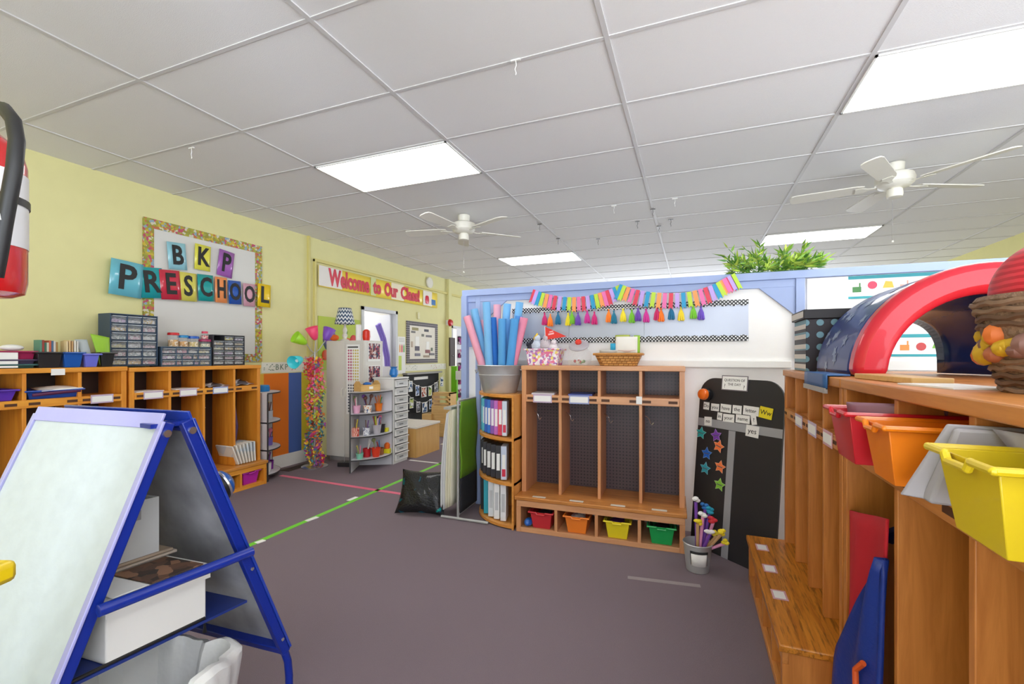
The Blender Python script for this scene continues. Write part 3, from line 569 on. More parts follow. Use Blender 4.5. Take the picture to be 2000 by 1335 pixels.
# front feet at (-3.657,4.134) and (-3.42,4.63)
a1=math.atan2(4.134-4.475,-3.657+3.83)
quarter('corner_shelf','grey quarter-round shelf full of craft cups beside the white cabinet',GSo,a1,GSR,[.145,.405,.66,.905],.014,grey_lam,edge)
def GS(r,deg,z): a=a1+R_(deg); return (GSo.x+r*math.cos(a),GSo.y+r*math.sin(a),z)
CUPC=0
def cup(label,loc,c,r0,r1,h,contents,m=None,name='craft_cup',seed=0,pl_=None,ch=.085):
    r0*=1.25; r1*=1.25; h*=1.3
    m=m or mat('cup_%02x%02x%02x'%c,c,.4)
    T=thing(name,label,'cup',loc)
    B().lathe([(r0,0),(r1,h),(r1*1.05,h),(r1*1.05,h-.004),(r1*.94,h-.004),(r0*.92,.004)],n=18).build('cup_body',m,T)
    rnd=random.Random(seed)
    for k,(cc,kn) in enumerate(contents):
        a=rnd.uniform(0,6.28); q=r1*.55; tx,ty=math.cos(a),math.sin(a); hh=ch+rnd.uniform(-.012,.02)
        o=B().tube([(0,0,.006),(tx*q*.9,ty*q*.9,h+hh*.3),(tx*q*1.5,ty*q*1.5,h+hh)],[.0045,.0062,.0062] if kn!='bloom' else [.003,.005,.014],6)
        if kn=='bloom': o.sphere((tx*q*1.5,ty*q*1.5,h+hh),.024,8)
        ob=o.build({'pen':'marker','bloom':'pompom_stick','brush':'paintbrush'}[kn],mat('pen_%02x%02x%02x'%cc,cc,.45),loc=loc)
        tag(ob,'thin %s in the %s'%({'pen':'marker','bloom':'pompom stick','brush':'paintbrush'}[kn],pl_),{'pen':'marker','bloom':'craft stick','brush':'brush'}[kn],'%ss in the %s'%({'pen':'marker','bloom':'pompom stick','brush':'paintbrush'}[kn],pl_))
    return T
wt=(230,226,220);rd=(200,40,40);og=(240,130,40);bl=(40,110,180);gn=(60,150,80);pk=(226,130,160);pu=(120,70,150);yl=(236,206,40);bn=(110,70,60);gr=(130,140,90)
cupspec=[(.30,10,.61,(228,170,196),.026,.036,.07,[(wt,'pen'),(wt,'pen'),(gr,'bloom'),(pk,'pen')],'pink cup on the top grey corner shelf','pink tapered cup'),
(.29,34,.61,(226,222,218),.03,.042,.07,[(bn,'bloom'),(bn,'bloom'),(gr,'bloom'),(pu,'bloom'),(bn,'brush')],'white patterned cup on the top grey corner shelf','white cup with coloured pictures'),
(.27,72,.61,(240,122,30),.028,.038,.07,[(og,'pen'),(gn,'pen'),(og,'pen'),(og,'pen'),(bl,'pen'),(pk,'brush')],'orange cup on the top grey corner shelf','orange tapered cup'),
(.34,8,.34,(200,60,50),.033,.036,.075,[(yl,'pen'),(bn,'pen')],'red patterned cup on the middle grey corner shelf','red cup with white squiggles'),
(.31,30,.34,(200,204,216),.03,.034,.07,[(pu,'pen'),(bn,'pen')],'grey patterned cup on the middle grey corner shelf','grey-white patterned cup'),
(.33,52,.34,(186,180,186),.03,.042,.085,[(rd,'pen'),(yl,'pen'),(gn,'pen'),(bl,'pen'),(pk,'pen'),(wt,'pen')],'clear and red cup on the middle grey corner shelf','translucent cup with red bottom'),
(.30,74,.34,(44,38,44),.03,.036,.07,[(pk,'bloom'),(bn,'bloom')],'black cup on the middle grey corner shelf','black cup'),
(.34,16,.09,(130,200,176),.026,.034,.05,[(pk,'pen'),(gr,'pen'),(yl,'pen')],'mint cup on the bottom grey corner shelf','small mint green cup'),
(.27,34,.09,(190,30,40),.032,.036,.075,[(wt,'pen'),(wt,'pen'),(wt,'pen')],'dark red cup on the bottom grey corner shelf','dark red cup'),
(.345,48,.09,(224,60,30),.03,.042,.08,[(gr,'bloom')],'orange-red cup on the bottom grey corner shelf','orange-red flared cup'),
(.30,68,.09,(150,90,50),.034,.036,.06,[(bl,'pen'),(wt,'pen'),(bl,'pen'),(rd,'pen')],'brown cup on the bottom grey corner shelf','brown cup')]
for i,(r,dg,z,c,r0,r1,h,ct,lab,dsc) in enumerate(cupspec):
    mm=None
    if i==1: mm=blotch('cup_pictures',[(232,228,222),(232,228,222),(220,140,60),(80,100,140),(232,228,222)],70)
    if i==3: mm=wave('cup_squiggle',(200,52,44),(236,200,180),30,.4,'X',6)
    if i==4: mm=blotch('cup_greyprint',[(206,208,220),(120,124,150),(226,226,232)],80)
    z={.61:.661,.34:.406,.09:.146}[z]; cup(dsc+lab[lab.index(' on the'):],GS(r,dg,z),c,r0,r1,h,ct,mm,seed=i,pl_=lab)
o=B().box(-.045,.045,-.03,.03,0,.045).build('craft_box',mat('box_yellow',(226,216,30),.4),loc=GS(.32,84,.406),rot=a1+1.4,bevel=.004); tag(o,'small yellow box at the right of the middle level of the grey shelf','box')
o=B().box(-.04,.04,-.03,.03,0,.055).build('craft_box',mat('box_yellow',(226,216,30),.4),loc=GS(.35,84,.146),rot=a1+1.4,bevel=.004); tag(o,'small yellow box on the bottom level of the grey shelf','box')
o=B().lathe([(.03,0),(.035,.02),(.034,.05),(.015,.07)],n=14).build('orange_jar_lid',mat('lid_orange',(236,110,30),.4),loc=GS(.35,84,.202)); tag(o,'orange domed cap on the yellow box on the bottom level','cap')
# wooden caddy on shelf
T=thing('tool_caddy','small birch carrying caddy of supplies on top of the grey quarter-round shelf','caddy',GS(.19,45,.906),a1+R_(45)+PI/2)
B().box(-.125,.125,-.075,-.068,0,.075).build('side_panel',birch2,T); B().box(-.125,.125,.068,.075,0,.075).build('side_panel',birch2,T)
for x in (-.13,.122): B().prism([(-.075,0),(.075,0),(.075,.08),(.03,.12),(-.03,.12),(-.075,.08)],x,x+.008,'YZ').build('end_panel',birch2,T)
B().box(-.122,.122,-.068,.068,.003,.01).build('base',birch2,T); B().box(-.02,.03,-.077,-.075,.025,.055).build('label_tag',paper,T)
o=B().sphere((0,0,0),.04,12,.6,1.4,.8).build('fabric_roll',mat('fabric_blue',(50,110,190),.6,bump=.4,bscale=50),loc=(T.location.x,T.location.y,.985)); tag(o,'blue and green cloth roll in the birch caddy','cloth')
# drawer tower
a_t=math.atan2(.294,.003) # side of the tower facing the room
T=thing('drawer_tower','tall white plastic tower of ten drawers beside the grey quarter-round shelf','drawer tower',(-3.37,4.60,0),PI/2)
# local x -> +Y, -y -> +X
wp=mat('white_plastic',(226,224,222),.4); dp=mat('frosted_drawer',(196,196,196),.3)
q=B(); q.box(0,.29,.30,.31,.03,1.04)
for x in (0,.28): 
    for y in (.0,.29): q.box(x,x+.01,y,y+.02,.03,1.04)
q.box(0,.01,.02,.29,.03,1.04).box(.28,.29,.02,.29,.03,1.04)
q.build('tower_frame',wp,T); B().box(-.008,.298,-.012,.315,1.035,1.055).build('tower_top',wp,T,bevel=.004); B().box(0,.29,.01,.31,0,.03).build('tower_base',wp,T)
for k in range(10):
    z=.035+k*.1; dd=B().box(.012,.278,-.012,.0,z,z+.085).build('drawer',wp,T,bevel=.004); 
    B().box(.04,.25,-.0145,-.012,z+.02,z+.066).build('drawer_window',dp,dd); B().box(.012,.278,-.03,-.012,z+.08,z+.09).build('drawer_pull',wp,dd,bevel=.003); B().box(.09,.17,-.0155,-.0145,z+.034,z+.05).build('drawer_label',mat('label_dark',(120,120,120),.6),dd)
p=atY(758,735,4.75); o=B().lathe([(.03,0),(.055,.03),(.05,.08),(.035,.11),(.05,.13)],n=18).build('vase',mat('vase_blue',(20,120,200),.3,coat=.4),loc=(-3.53,4.75,1.056)); 
o.location=(-3.46,4.72,1.056); tag(o,'bright blue plastic vase on top of the white drawer tower','vase')
o=B().box(-.10,.10,-.01,.01,0,.13).build('paper_box',mat('box_pale',(216,214,214),.6),loc=(-3.58,4.80,1.056),bevel=.002); 
tag(o,'pale folded box standing on the white drawer tower','box')
# purple noodles in doorway
for i,(dx,ln) in enumerate([(0,2.0),(.07,2.0)]):
    q=B().tube([(-4.60,6.10+dx,.0),(-4.60,6.10+dx,.9),(-4.60,6.06+dx,1.3),(-4.60,5.96+dx,1.6),(-4.60,5.84+dx*.8,1.80+.03*i)],.026,12); o=q.build('pool_noodle',mat('noodle_purple_%d'%i,[(130,110,200),(150,130,214)][i],.8)); tag(o,['purple bent foam noodle leaning in the first doorway, darker one','purple bent foam noodle leaning in the first doorway, paler one'][i],'pool noodle')
# low desk
T=thing('low_table','low birch table with pale top between the drawer tower and the chalkboard','table',(-3.95,4.99,0),0)
B().box(0,.64,0,.60,.375,.405).build('tabletop',mat('table_top_pale',(222,214,204),.4),T,bevel=.004)
for (x0,x1,y0,y1) in ((0.01,.63,.01,.03),(.61,.63,.03,.59),(0.01,.03,.03,.59)): B().box(x0,x1,y0,y1,0,.375).build('side_panel',birch,T)
# wooden block furniture
T=thing('block_crate','pale wooden toy stove made of stacked block boxes near the far doorway','toy furniture',(-4.12,6.45,0),0)
B().box(0,.55,0,.32,0,.22).build('crate',birch2,T,bevel=.005); B().box(.10,.5,.05,.3,.22,.50).build('crate',birch2,T,bevel=.005); B().box(-.05,.12,0,.3,.221,.36).build('crate',birch2,T,bevel=.004)
o=B(); 
for k in range(3): o.box(0,.34,0,.02,.02+k*.07,.045+k*.07)
for x in (0,.32): o.box(x,x+.02,0,.22,0,.21)
o.box(0,.34,0,.22,.19,.21).build('toy_rack',birch2,loc=(-4.15,6.80,.502)); bpy.data.objects['toy_rack'].location=(-4.02,6.52,.502); tag(bpy.data.objects['toy_rack'],'small slatted wooden rack on top of the block boxes','toy rack')
for k,(x,a,lb) in enumerate([(-3.9,.75,'upper'),(-3.75,.62,'lower')]):
    o=B().box(-.012,.012,-.025,.025,0,.80).build('wooden_plank',birch2,loc=(-3.42-.1*k,6.85+.06*k,.0),rot=(0,-a,0)); tag(o,'long wooden plank leaning across the block boxes, the %s one'%lb,'plank')
for o in [x for x in bpy.data.objects if x.name.startswith('wooden_plank')]: o.location.x+=.02
# lime post, far items
o=B().box(-.06,.06,-.03,.03,0,1.12).build('lime_post',mat('lime_paint',(120,200,30),.5),loc=(-4.30,7.80,0),bevel=.003); tag(o,'lime green upright board near the far doorway','post')
o=B().box(0,.16,-.01,0,0,.17).build('lime_post_sign',paper,loc=(-4.25,7.76,.86)); tag(o,'small white card fixed on the lime green upright board','sign')
T=thing('shoe_organizer','hanging organizer with purple items filling the far doorway','organizer',(-4.45,8.15,0),PI/2)
B().box(0,.75,-.004,0,.0,1.884).build('organizer_sheet',mat('org_white',(234,232,240),.6),T)
pp=blotch('purple_items',[(120,30,90),(150,40,130),(60,30,60),(200,190,200),(170,60,120)],18)
for r in range(6):
    for c in range(3): B().box(.04+c*.24,.25+c*.24,-.05,-.004,.20+r*.27,.37+r*.27).build('pocket',pp,T,bevel=.015)
T=thing('coat_rack','dark wall panel hung with small things beside the far doorway','rack',(XL+.061,7.70,1.12),PI/2)
B().box(0.16,.36,-.03,0,0,.56).build('rack_panel',mat('rack_dark',(70,56,52),.6),T); B().sphere((.25,-.04,.20),.012,8).build('rack_knob',chrome,T)
# narrow shelf next to left cubby
quarter('corner_shelf','slim grey quarter-round shelf against the yellow wall beside the honey cubby',(XL+.02,3.475,0),0,.36,[.07,.33,.62,.93],.014,grey_lam,edge)
cs=[(.25,62,.63,(180,182,190),.035,.036,.07,[(bn,'pen'),(gr,'pen'),(bn,'pen'),(yl,'pen')],'grey mug on the slim shelf beside the honey cubby'),
(.15,35,.63,(30,60,60),.03,.034,.09,[(bn,'pen'),(gn,'pen')],'dark green cup on the slim shelf beside the honey cubby'),
(.25,58,.34,(120,100,180),.03,.034,.07,[(pk,'bloom'),(pu,'pen'),(pu,'pen')],'violet cup on the slim shelf beside the honey cubby'),
(.25,55,.08,(130,40,150),.034,.038,.07,[(pu,'pen'),(bn,'pen'),(pk,'pen')],'purple cup on the slim shelf beside the honey cubby'),
(.25,25,.08,(226,222,222),.034,.038,.075,[(rd,'pen'),(pu,'pen')],'white cup on the slim shelf beside the honey cubby')]
for i,(r,dg,z,c,r0,r1,h,ct,lab) in enumerate(cs):
    z={.63:.621,.34:.331,.08:.071}[z]; cup(lab[0].upper()*0+lab,(XL+.02+r*math.cos(R_(dg)),3.475+r*math.sin(R_(dg)),z),c,r0,r1,h,ct,seed=20+i,pl_=lab)
T=thing('tape_roll','blue oval pencil case on top of the slim grey shelf','case',(XL+.14,3.62,.931)); B().lathe([(.06,0),(.065,.01),(.065,.05),(.06,.055)],n=24,sx=1.2).build('case_body',mat('tape_blue',(30,120,190),.35),T); B().lathe([(.061,.055),(.061,.066),(.05,.07)],n=24,sx=1.2).build('case_lid',mat('tape_blue2',(50,140,205),.35),T)
T.name='pencil_case'
# floor vent
T=thing('floor_vent','brown metal floor vent beside the skirting','vent',(-4.35,4.06,0)); B().box(-.07,.07,-.18,.18,0,.006).build('vent_frame',mat('vent_brown',(84,66,56),.5,metal=.3),T)
q=B(); 
for k in range(14): q.box(-.055,.055,-.165+k*.024,-.158+k*.024,.006,.008)
q.build('vent_slats',mat('vent_dark',(50,40,36),.5),T)
# feather-boa lamp
T=thing('floor_lamp','five-headed floor lamp with coloured cone shades standing by the yellow wall','floor lamp',(-4.18,4.16,0))
px,py=0,0
B().lathe([(.15,0),(.15,.012),(.13,.02),(.02,.03)],n=28).build('lamp_base',chrome,T)
B().tube([(0,0,.03),(0,0,1.36)],.012,10).build('lamp_pole',metal,T)
heads=[((-.02,-.50,1.44),(156,200,40),'lime'),((.0,-.16,1.60),(232,70,110),'pink'),((.10,.10,1.58),(120,70,170),'purple'),((.10,-.42,1.20),(60,190,200),'teal')]
heads=[(atX(586,663,-4.22),(-.3,-.95,.55),(150,200,40)),(atX(612,650,-4.20),(-.05,-.35,.9),(232,70,110)),(atX(640,652,-4.05),(.1,.35,.9),(116,70,170)),(atX(580,704,-4.05),(.2,-.95,-.25),(60,190,200))]
for (P,dr,c) in heads:
    P=P-T.location; d=Vector(dr).normalized(); ax=Vector((0,0,1.33))
    tipb=P-d*.085
    B().tube([(0,0,1.25),ax+Vector((0,0,.02)),ax.lerp(tipb,.45)+Vector((0,0,-.01)),tipb],.006,8).build('lamp_arm',metal,T)
    sh=B().tube([tipb,tipb+d*.02,tipb+d*.05,tipb+d*.155],[.016,.032,.045,.072],22,cap=False).build('lamp_shade',mat('shade_%02x%02x%02x'%c,c,.4,emit=.15),T,solid=.003)
    B().tube([tipb,tipb+d*.06,tipb+d*.09],[.012,.014,.018],10).build('lamp_bulb',paper,sh)
# boa wrapped on the pole
T=thing('feather_boa','multicoloured paper flower garland wound around the floor lamp pole','feather boa',(-4.18,4.16,0))
rnd=random.Random(11); fc=[(232,90,50),(226,50,110),(240,200,60),(150,60,140),(70,140,150),(240,140,60),(180,200,70),(236,110,150)]
fm=[mat('feather_%d'%k,c,.8) for k,c in enumerate(fc)]
q=B()
for k in range(1500):
    z=rnd.uniform(.03,1.30); a=rnd.uniform(0,6.28); rr=rnd.uniform(.05,.105)*(1 if z>.1 else .8); c=Vector((rr*math.cos(a)+.02*math.sin(z*14),rr*math.sin(a)+.02*math.cos(z*14),z)); q.m=int((z*5+rnd.random()*2.6+a*.3)%8)
    u=Vector((rnd.uniform(-1,1),rnd.uniform(-1,1),rnd.uniform(-1,1))).normalized(); v=u.orthogonal().normalized(); s=rnd.uniform(.014,.028)
    q.add([c-u*s,c+v*s*.5,c+u*s,c-v*s*.5],[(0,1,2,3)])
o=q.build('petals',fm,T); o['kind']='stuff'
B().tube([(.045*math.cos(t*.9),.045*math.sin(t*.9),.04+t*.028) for t in range(0,46)],.03,8).build('garland_core',blotch('boa_core',[(220,90,60),(200,60,120),(230,190,70),(90,130,150),(150,70,140),(236,150,80)],26,.9),T)
# small black scale on floor
T=thing('doorstop','black floor box with wire handle between cabinet and grey shelf','box',(-3.86,4.34,0),.3); B().box(-.09,.09,-.06,.06,0,.05).build('box_body',black,T,bevel=.004); B().tube([(-.03,0,.05),(-.03,0,.13),(.04,0,.13),(.04,0,.05)],.003,6).build('wire_handle',metal,T); T.name='wire_handled_box'
# ================================================================ FLOOR TAPES
def tape(name,label,a,b_,w,m,z=.002,group=None):
    a=Vector((a[0],a[1],0)); b_=Vector((b_[0],b_[1],0)); d=(b_-a).normalized(); n=Vector((-d.y,d.x,0))*w/2
    q=B().quadbox([a+n*-1,b_-n,b_+n,a+n],[x+Vector((0,0,z)) for x in (a-n,b_-n,b_+n,a+n)]); o=q.build(name,m); return tag(o,label,'floor tape',group)
tape('floor_tape','long bright green tape line across the carpet',atZ(456,1078,0),atZ(880,896,0),.045,mat('tape_green',(120,214,60),.4))
tape('floor_tape','pink tape line crossing the carpet from the left cubby',atZ(548,928,0),atZ(790,965,0),.05,mat('tape_pink',(236,110,140),.4))
for k,(p0,p1) in enumerate([((500,1060),(516,1054)),((680,977),(697,970)),((598,1017),(620,1009))]):
    a,b_=atZ(*p0,.002),atZ(*p1,.002); o=tape('tape_label',['white label stuck on the green tape, nearest the easel','white label stuck on the green tape, farthest from the easel','white label in the middle of the green tape'][k],a,b_,.04,paper,.004)
tape('floor_tape','white tape line in front of the low birch table',atZ(800,898,0),atZ(872,906,0),.04,mat('tape_white',(232,228,226),.4))
tape('floor_tape','worn grey tape strip on the carpet in front of the divider cubby',atZ(1226,1127,0),atZ(1368,1144,0),.035,mat('tape_grey',(158,148,150),.5),.0015)
struct(B().box(-3.5,-2.5,5.9,7.2,0,.001).build('floor_light_patch',mat('door_light_pale',(226,216,196),.5)))  # pale sheet standing in for light that falls from the doorway
# ================================================================ BOOKCASE WITH BINDERS (quarter-round)
BKo=(-1.257,3.655,0); BKR=.455
T=quarter('corner_bookcase','birch quarter-round bookcase full of binders at the left end of the divider cubby',BKo,PI,BKR,[.03,.35,.69,1.02],.02,wood('bookcase_maple',(236,172,96),(216,146,68),'Z'),wood('bookcase_edge',(226,156,76),(204,130,52),'X'),legs=0)
for o in list(T.children):
    pass
bk=[(0,[(60,160,190),(90,190,200),(40,90,180),(30,110,200),(130,80,170),(190,100,190),(214,60,90),(206,220,236)],.70,.27,'top'),
(1,[(40,38,42),(44,42,48),(36,34,40),(40,38,44),(46,44,48),(196,206,226)],.36,.26,'middle'),
(2,[(34,36,40),(50,160,180),(216,220,224),(232,232,232),(226,228,232)],.04,.28,'bottom')]
cn={0:['steel blue','pale teal','royal blue','bright blue','purple','orchid','red-spined','white and blue'],1:['black','charcoal','jet black','second charcoal','fourth black','white and blue striped'],2:['black','turquoise','white patterned','plain white','white floral']}
for (row,cols,z,hh,lv) in bk:
    n=len(cols)
    for i,c in enumerate(cols):
        u=(i+.5)/n; ang=PI+R_(72-64*u*1.0) ; ang=math.atan2(-1,-1)
        # spines sit just inside the curve, all facing the room
        th_=math.acos(.93-.76*u); ex=BKo[0]-(BKR-.03)*math.cos(th_); ey=BKo[1]-(BKR-.03)*math.sin(th_)
        w=.64/n*.80; fx=R_(14) 
        T=thing('binder','%s binder on the %s shelf of the birch bookcase'%(cn[row][i],lv),'binder',(ex,ey,z),fx-R_(0))
        # local: spine faces -y
        dep_=.17+.10*math.sin(th_*2)
        w=min(.046,.31/n)
        B().box(-w/2,w/2,0,.13,0,hh).build('cover',mat('binder_%02x%02x%02x'%c,c,.4),T,bevel=.004)
        if not (row==2 and i<2): B().box(-w*.28,w*.28,-.001,0,hh*.25,hh*.75).build('spine_label',paper if row!=2 else mat('spine_grey',(190,192,196),.5),T)
        if c[0]>190 and row<2: B().box(-w*.3,w*.3,-.0018,-.001,hh*.1,hh*.32).build('spine_band',mat('band_red',(206,40,70),.4),T)
# galvanised tub and noodles
TB=Vector((-1.465,3.42,1.021))
T=thing('metal_tub','galvanised steel tub of foam noodles on top of the birch bookcase','tub',TB,0)
B().lathe([(.135,0),(.14,.005),(.175,.14),(.178,.145),(.175,.15),(.19,.215),(.195,.22),(.19,.225),(.183,.218),(.165,.14),(.13,.01)],n=36,sy=.9,cap=False).build('tub_body',metal,T); B().lathe([(.001,.008),(.135,.008)],n=36,sy=.9,cap=False).build('tub_base',metal,T)
for s in (-1,1): B().tube([(s*.188,-.03,.19),(s*.21,-.03,.18),(s*.215,0,.155),(s*.21,.03,.18),(s*.188,.03,.19)],.004,8).build('handle',metal,T)
nd=[('pale pink noodle leaning furthest left in the tub',(232,160,178),(912,618),(941,712),3.36),
('light blue noodle second from the left in the tub',(120,180,224),(926,604),(948,712),3.44),
('tall light blue noodle left of centre in the tub',(124,184,230),(950,590),(955,712),3.34),
('pink noodle tip showing behind the tall blue one',(230,170,186),(941,626),(950,712),3.53),
('tall pink noodle at the back centre of the tub',(234,172,190),(971,595),(972,712),3.52),
('deep blue noodle in the shaded middle of the tub',(50,120,200),(962,620),(967,712),3.40),
('mid blue noodle in front right of the deep blue one',(90,160,214),(981,622),(979,712),3.33),
('tall sky blue noodle at the back right of centre',(126,186,232),(991,593),(980,712),3.50),
('slim blue noodle between two front noodles',(110,170,224),(994,623),(986,712),3.44),
('bright blue front noodle leaning right in the tub',(84,158,220),(1006,622),(994,712),3.32),
('tall light blue noodle furthest right at the back',(120,182,230),(1015,590),(1001,712),3.50),
('medium blue noodle beside the right-hand pink one',(80,144,214),(1014,617),(1001,712),3.40),
('slim pink noodle leaning furthest right in the tub',(230,140,166),(1024,620),(1008,712),3.38)]
for (lb,c,p0,p1,Y) in nd:
    a=atY(*p0,Y); b_=atY(*p1,Y); d=(b_-a).normalized(); 
    # clamp the foot inside the tub
    e=Vector((TB.x+max(-.07,min(.07,(b_.x-TB.x)*.4)),TB.y+max(-.055,min(.055,(Y-TB.y)*.5)),TB.z+.03)); mid_=b_
    mid_.x=TB.x+max(-.132,min(.132,b_.x-TB.x)); mid_.y=TB.y+max(-.075,min(.085,Y-TB.y))
    r=.0315
    q=B().tube([e,mid_.lerp(e,.5),mid_,mid_.lerp(a,.5),a],r,16); 
    o=q.build('pool_noodle',mat('noodle_%02x%02x%02x'%c,c,.85,bump=.15,bscale=300),None); tag(o,lb,'pool noodle','foam noodles in the metal tub')
# ================================================================ ON TOP OF THE DIVIDER CUBBY
zt=1.2455
heart=blotch('heart_print',[(236,226,232),(226,120,160),(240,220,120),(170,120,190),(236,232,236),(250,245,248),(220,150,180)],55)
T=bin_('storage_basket','small plastic basket with pink heart print on the divider cubby',(230,226,236),MP(.145,.06,zt),MR,w=.27,d=.2,h=.125,cat='basket',lugs=False,m=heart)
T=thing('craft_tub','pale plastic tub with a whale-shaped top beside the heart basket','tub',MP(.10,.13,zt+.005))
for k,(x,c,lb,sc) in enumerate([(.065,(206,214,226),'grey plush bird with yellow beak lying in the heart-print basket',1),(.14,(196,184,190),'pale plush flower toy lying in the heart-print basket',1),(.025,(60,60,70),'dark plush toy at the left of the heart-print basket',.8),(.20,(230,220,224),'white and black spotted toy in the heart-print basket',.8)]):
    o=B().sphere((0,0,0),.05*sc,14,1.2).sphere((.012,-.02,.06*sc),.028*sc,12).sphere((-.03,0,.03),.02,8)
    p=MP(x+.015,.14,zt+.155-.02*(k>1)); o=o.build('plush_toy',mat('plush_%d'%k,c,.8,bump=.4,bscale=120,var=.25,vscale=30),loc=p); tag(o,lb,'plush toy')
bpy.data.objects.remove(T)
p=MP(.075,.12,zt+.21); o=B().tube([(0,0,0),(.012,-.01,.02),(.02,-.01,.045)],[.02,.014,.004],8).build('toy_beak',mat('beak_yellow',(240,200,40),.5),loc=p); tag(o,'yellow pointed cone toy above the heart-print basket','toy')
# red pennant
T=thing('pennant_flag','red triangular pennant with white lettering standing in the heart-print basket','pennant',MP(.165,.10,zt+.10),MR)
B().tube([(0,0,0),(-.005,0,.21)],.003,6).build('flag_stick',wt and paper,T)
B().prism([(-.005,.205),(.17,.125),(-.005,.10)],-.002,.001,'XZ').build('flag_cloth',mat('pennant_red',(220,52,40),.6),T)
B().prism([(.030,.158),(.062,.164),(.062,.172),(.030,.166)],-.003,-.0021,'XZ').prism([(.022,.136),(.068,.145),(.068,.158),(.022,.149)],-.003,-.0021,'XZ').build('faded_lettering',mat('faded_pink',(240,180,178),.5),T)
# glass jar
T=thing('glass_jar','round glass jar with red-knobbed lid on the divider cubby','jar',MP(.42,.17,zt),0)
B().lathe([(.065,0),(.085,.01),(.095,.05),(.09,.10),(.07,.125),(.06,.135)],n=28,cap=False).build('jar_body',clear,T)
B().lathe([(.001,.004),(.065,.004)],n=24,cap=False).build('jar_floor',clear,T)
l=B(); l.M=Matrix.Translation((0,-.02,.155))@Matrix.Rotation(.55,4,'X'); l.lathe([(.075,-.008),(.08,0),(.07,.012),(.03,.02)],n=26); l.build('jar_lid',mat('lid_grey',(176,170,176),.4),T)
l=B(); l.M=Matrix.Translation((0,-.02,.155))@Matrix.Rotation(.55,4,'X'); l.lathe([(.022,.018),(.026,.03),(.02,.045)],n=16); l.build('lid_knob',mat('knob_red',(222,60,44),.4),T)
o=B(); rnd=random.Random(4)
for k in range(14): a=rnd.uniform(0,6.28); r=rnd.uniform(0,.055); o.m=k%3; o.sphere((r*math.cos(a),r*math.sin(a),.02+rnd.uniform(0,.015)),.012,6)
o=o.build('shells',[mat('sh_a',(220,220,200),.6),mat('sh_b',(180,60,60),.6),mat('sh_c',(120,150,90),.6)],loc=MP(.42,.17,zt)); tag(o,'handful of small mixed beads at the bottom of the glass jar','beads',kind='stuff')
# wicker basket
def weave(name,a,b_,sc,sp=46):
    m=mat(name,a,.6); nt=m.node_tree; bsd=nt.nodes['Principled BSDF']; tc=[n for n in nt.nodes if n.type=='TEX_COORD'][0]
    br=nt.nodes.new('ShaderNodeTexBrick'); br.inputs['Scale'].default_value=sc; br.inputs['Color1'].default_value=(*s2l(a),1); br.inputs['Color2'].default_value=(*s2l([x*.85 for x in a]),1); br.inputs['Mortar'].default_value=(*s2l(b_),1); br.inputs['Mortar Size'].default_value=.035
    sx=nt.nodes.new('ShaderNodeSeparateXYZ'); cb=nt.nodes.new('ShaderNodeCombineXYZ'); nt.links.new(tc.outputs['Object'],sx.inputs[0]); ad=nt.nodes.new('ShaderNodeMath'); nt.links.new(sx.outputs[0],ad.inputs[0]); nt.links.new(sx.outputs[1],ad.inputs[1]); nt.links.new(ad.outputs[0],cb.inputs[0]); nt.links.new(sx.outputs[2],cb.inputs[1]); nt.links.new(cb.outputs[0],br.inputs['Vector'])
    nt.links.new(br.outputs['Color'],bsd.inputs['Base Color']); bp=nt.nodes.new('ShaderNodeBump'); bp.inputs['Strength'].default_value=.8; bp.inputs['Distance'].default_value=.004; nt.links.new(br.outputs['Fac'],bp.inputs['Height']); bp.invert=True; nt.links.new(bp.outputs['Normal'],bsd.inputs['Normal']); return m
wk=weave('honey_wicker',(214,158,86),(140,86,34),14)
T=thing('wicker_basket','honey wicker basket overflowing with papers on the divider cubby','basket',MP(.725,.155,zt),MR)
def rect(w,d,z,r=.03): return [(x,y,z) for (x,y) in [(-w/2+r,-d/2),(w/2-r,-d/2),(w/2,-d/2+r),(w/2,d/2-r),(w/2-r,d/2),(-w/2+r,d/2),(-w/2,d/2-r),(-w/2,-d/2+r)]]
def rbasket(q,w0,d0,w1,d1,h,t=.006):
    L=[rect(w0,d0,0),rect((w0+w1)/2,(d0+d1)/2,h/2),rect(w1,d1,h),rect(w1-2*t,d1-2*t,h),rect(w0-2*t,d0-2*t,t)]; vs_=sum(L,[]); n=8; fs=[tuple(range(n-1,-1,-1))]
    for k in range(4):
        for i in range(n): fs.append((k*n+i,k*n+(i+1)%n,(k+1)*n+(i+1)%n,(k+1)*n+i))
    fs.append(tuple(range(4*n,5*n))); q.add(vs_,fs)
q=B(); rbasket(q,.26,.19,.335,.25,.085); q.build('basket_body',wk,T)
P=rect(.345,.26,.087); q=B()
for i in range(8): q.tube([P[i],P[(i+1)%8]],.009,8); q.sphere(P[i],.009,8)
q.build('rim',mat('wicker_rim',(196,136,66),.6,bump=.5,bscale=120),T)
rnd=random.Random(8)
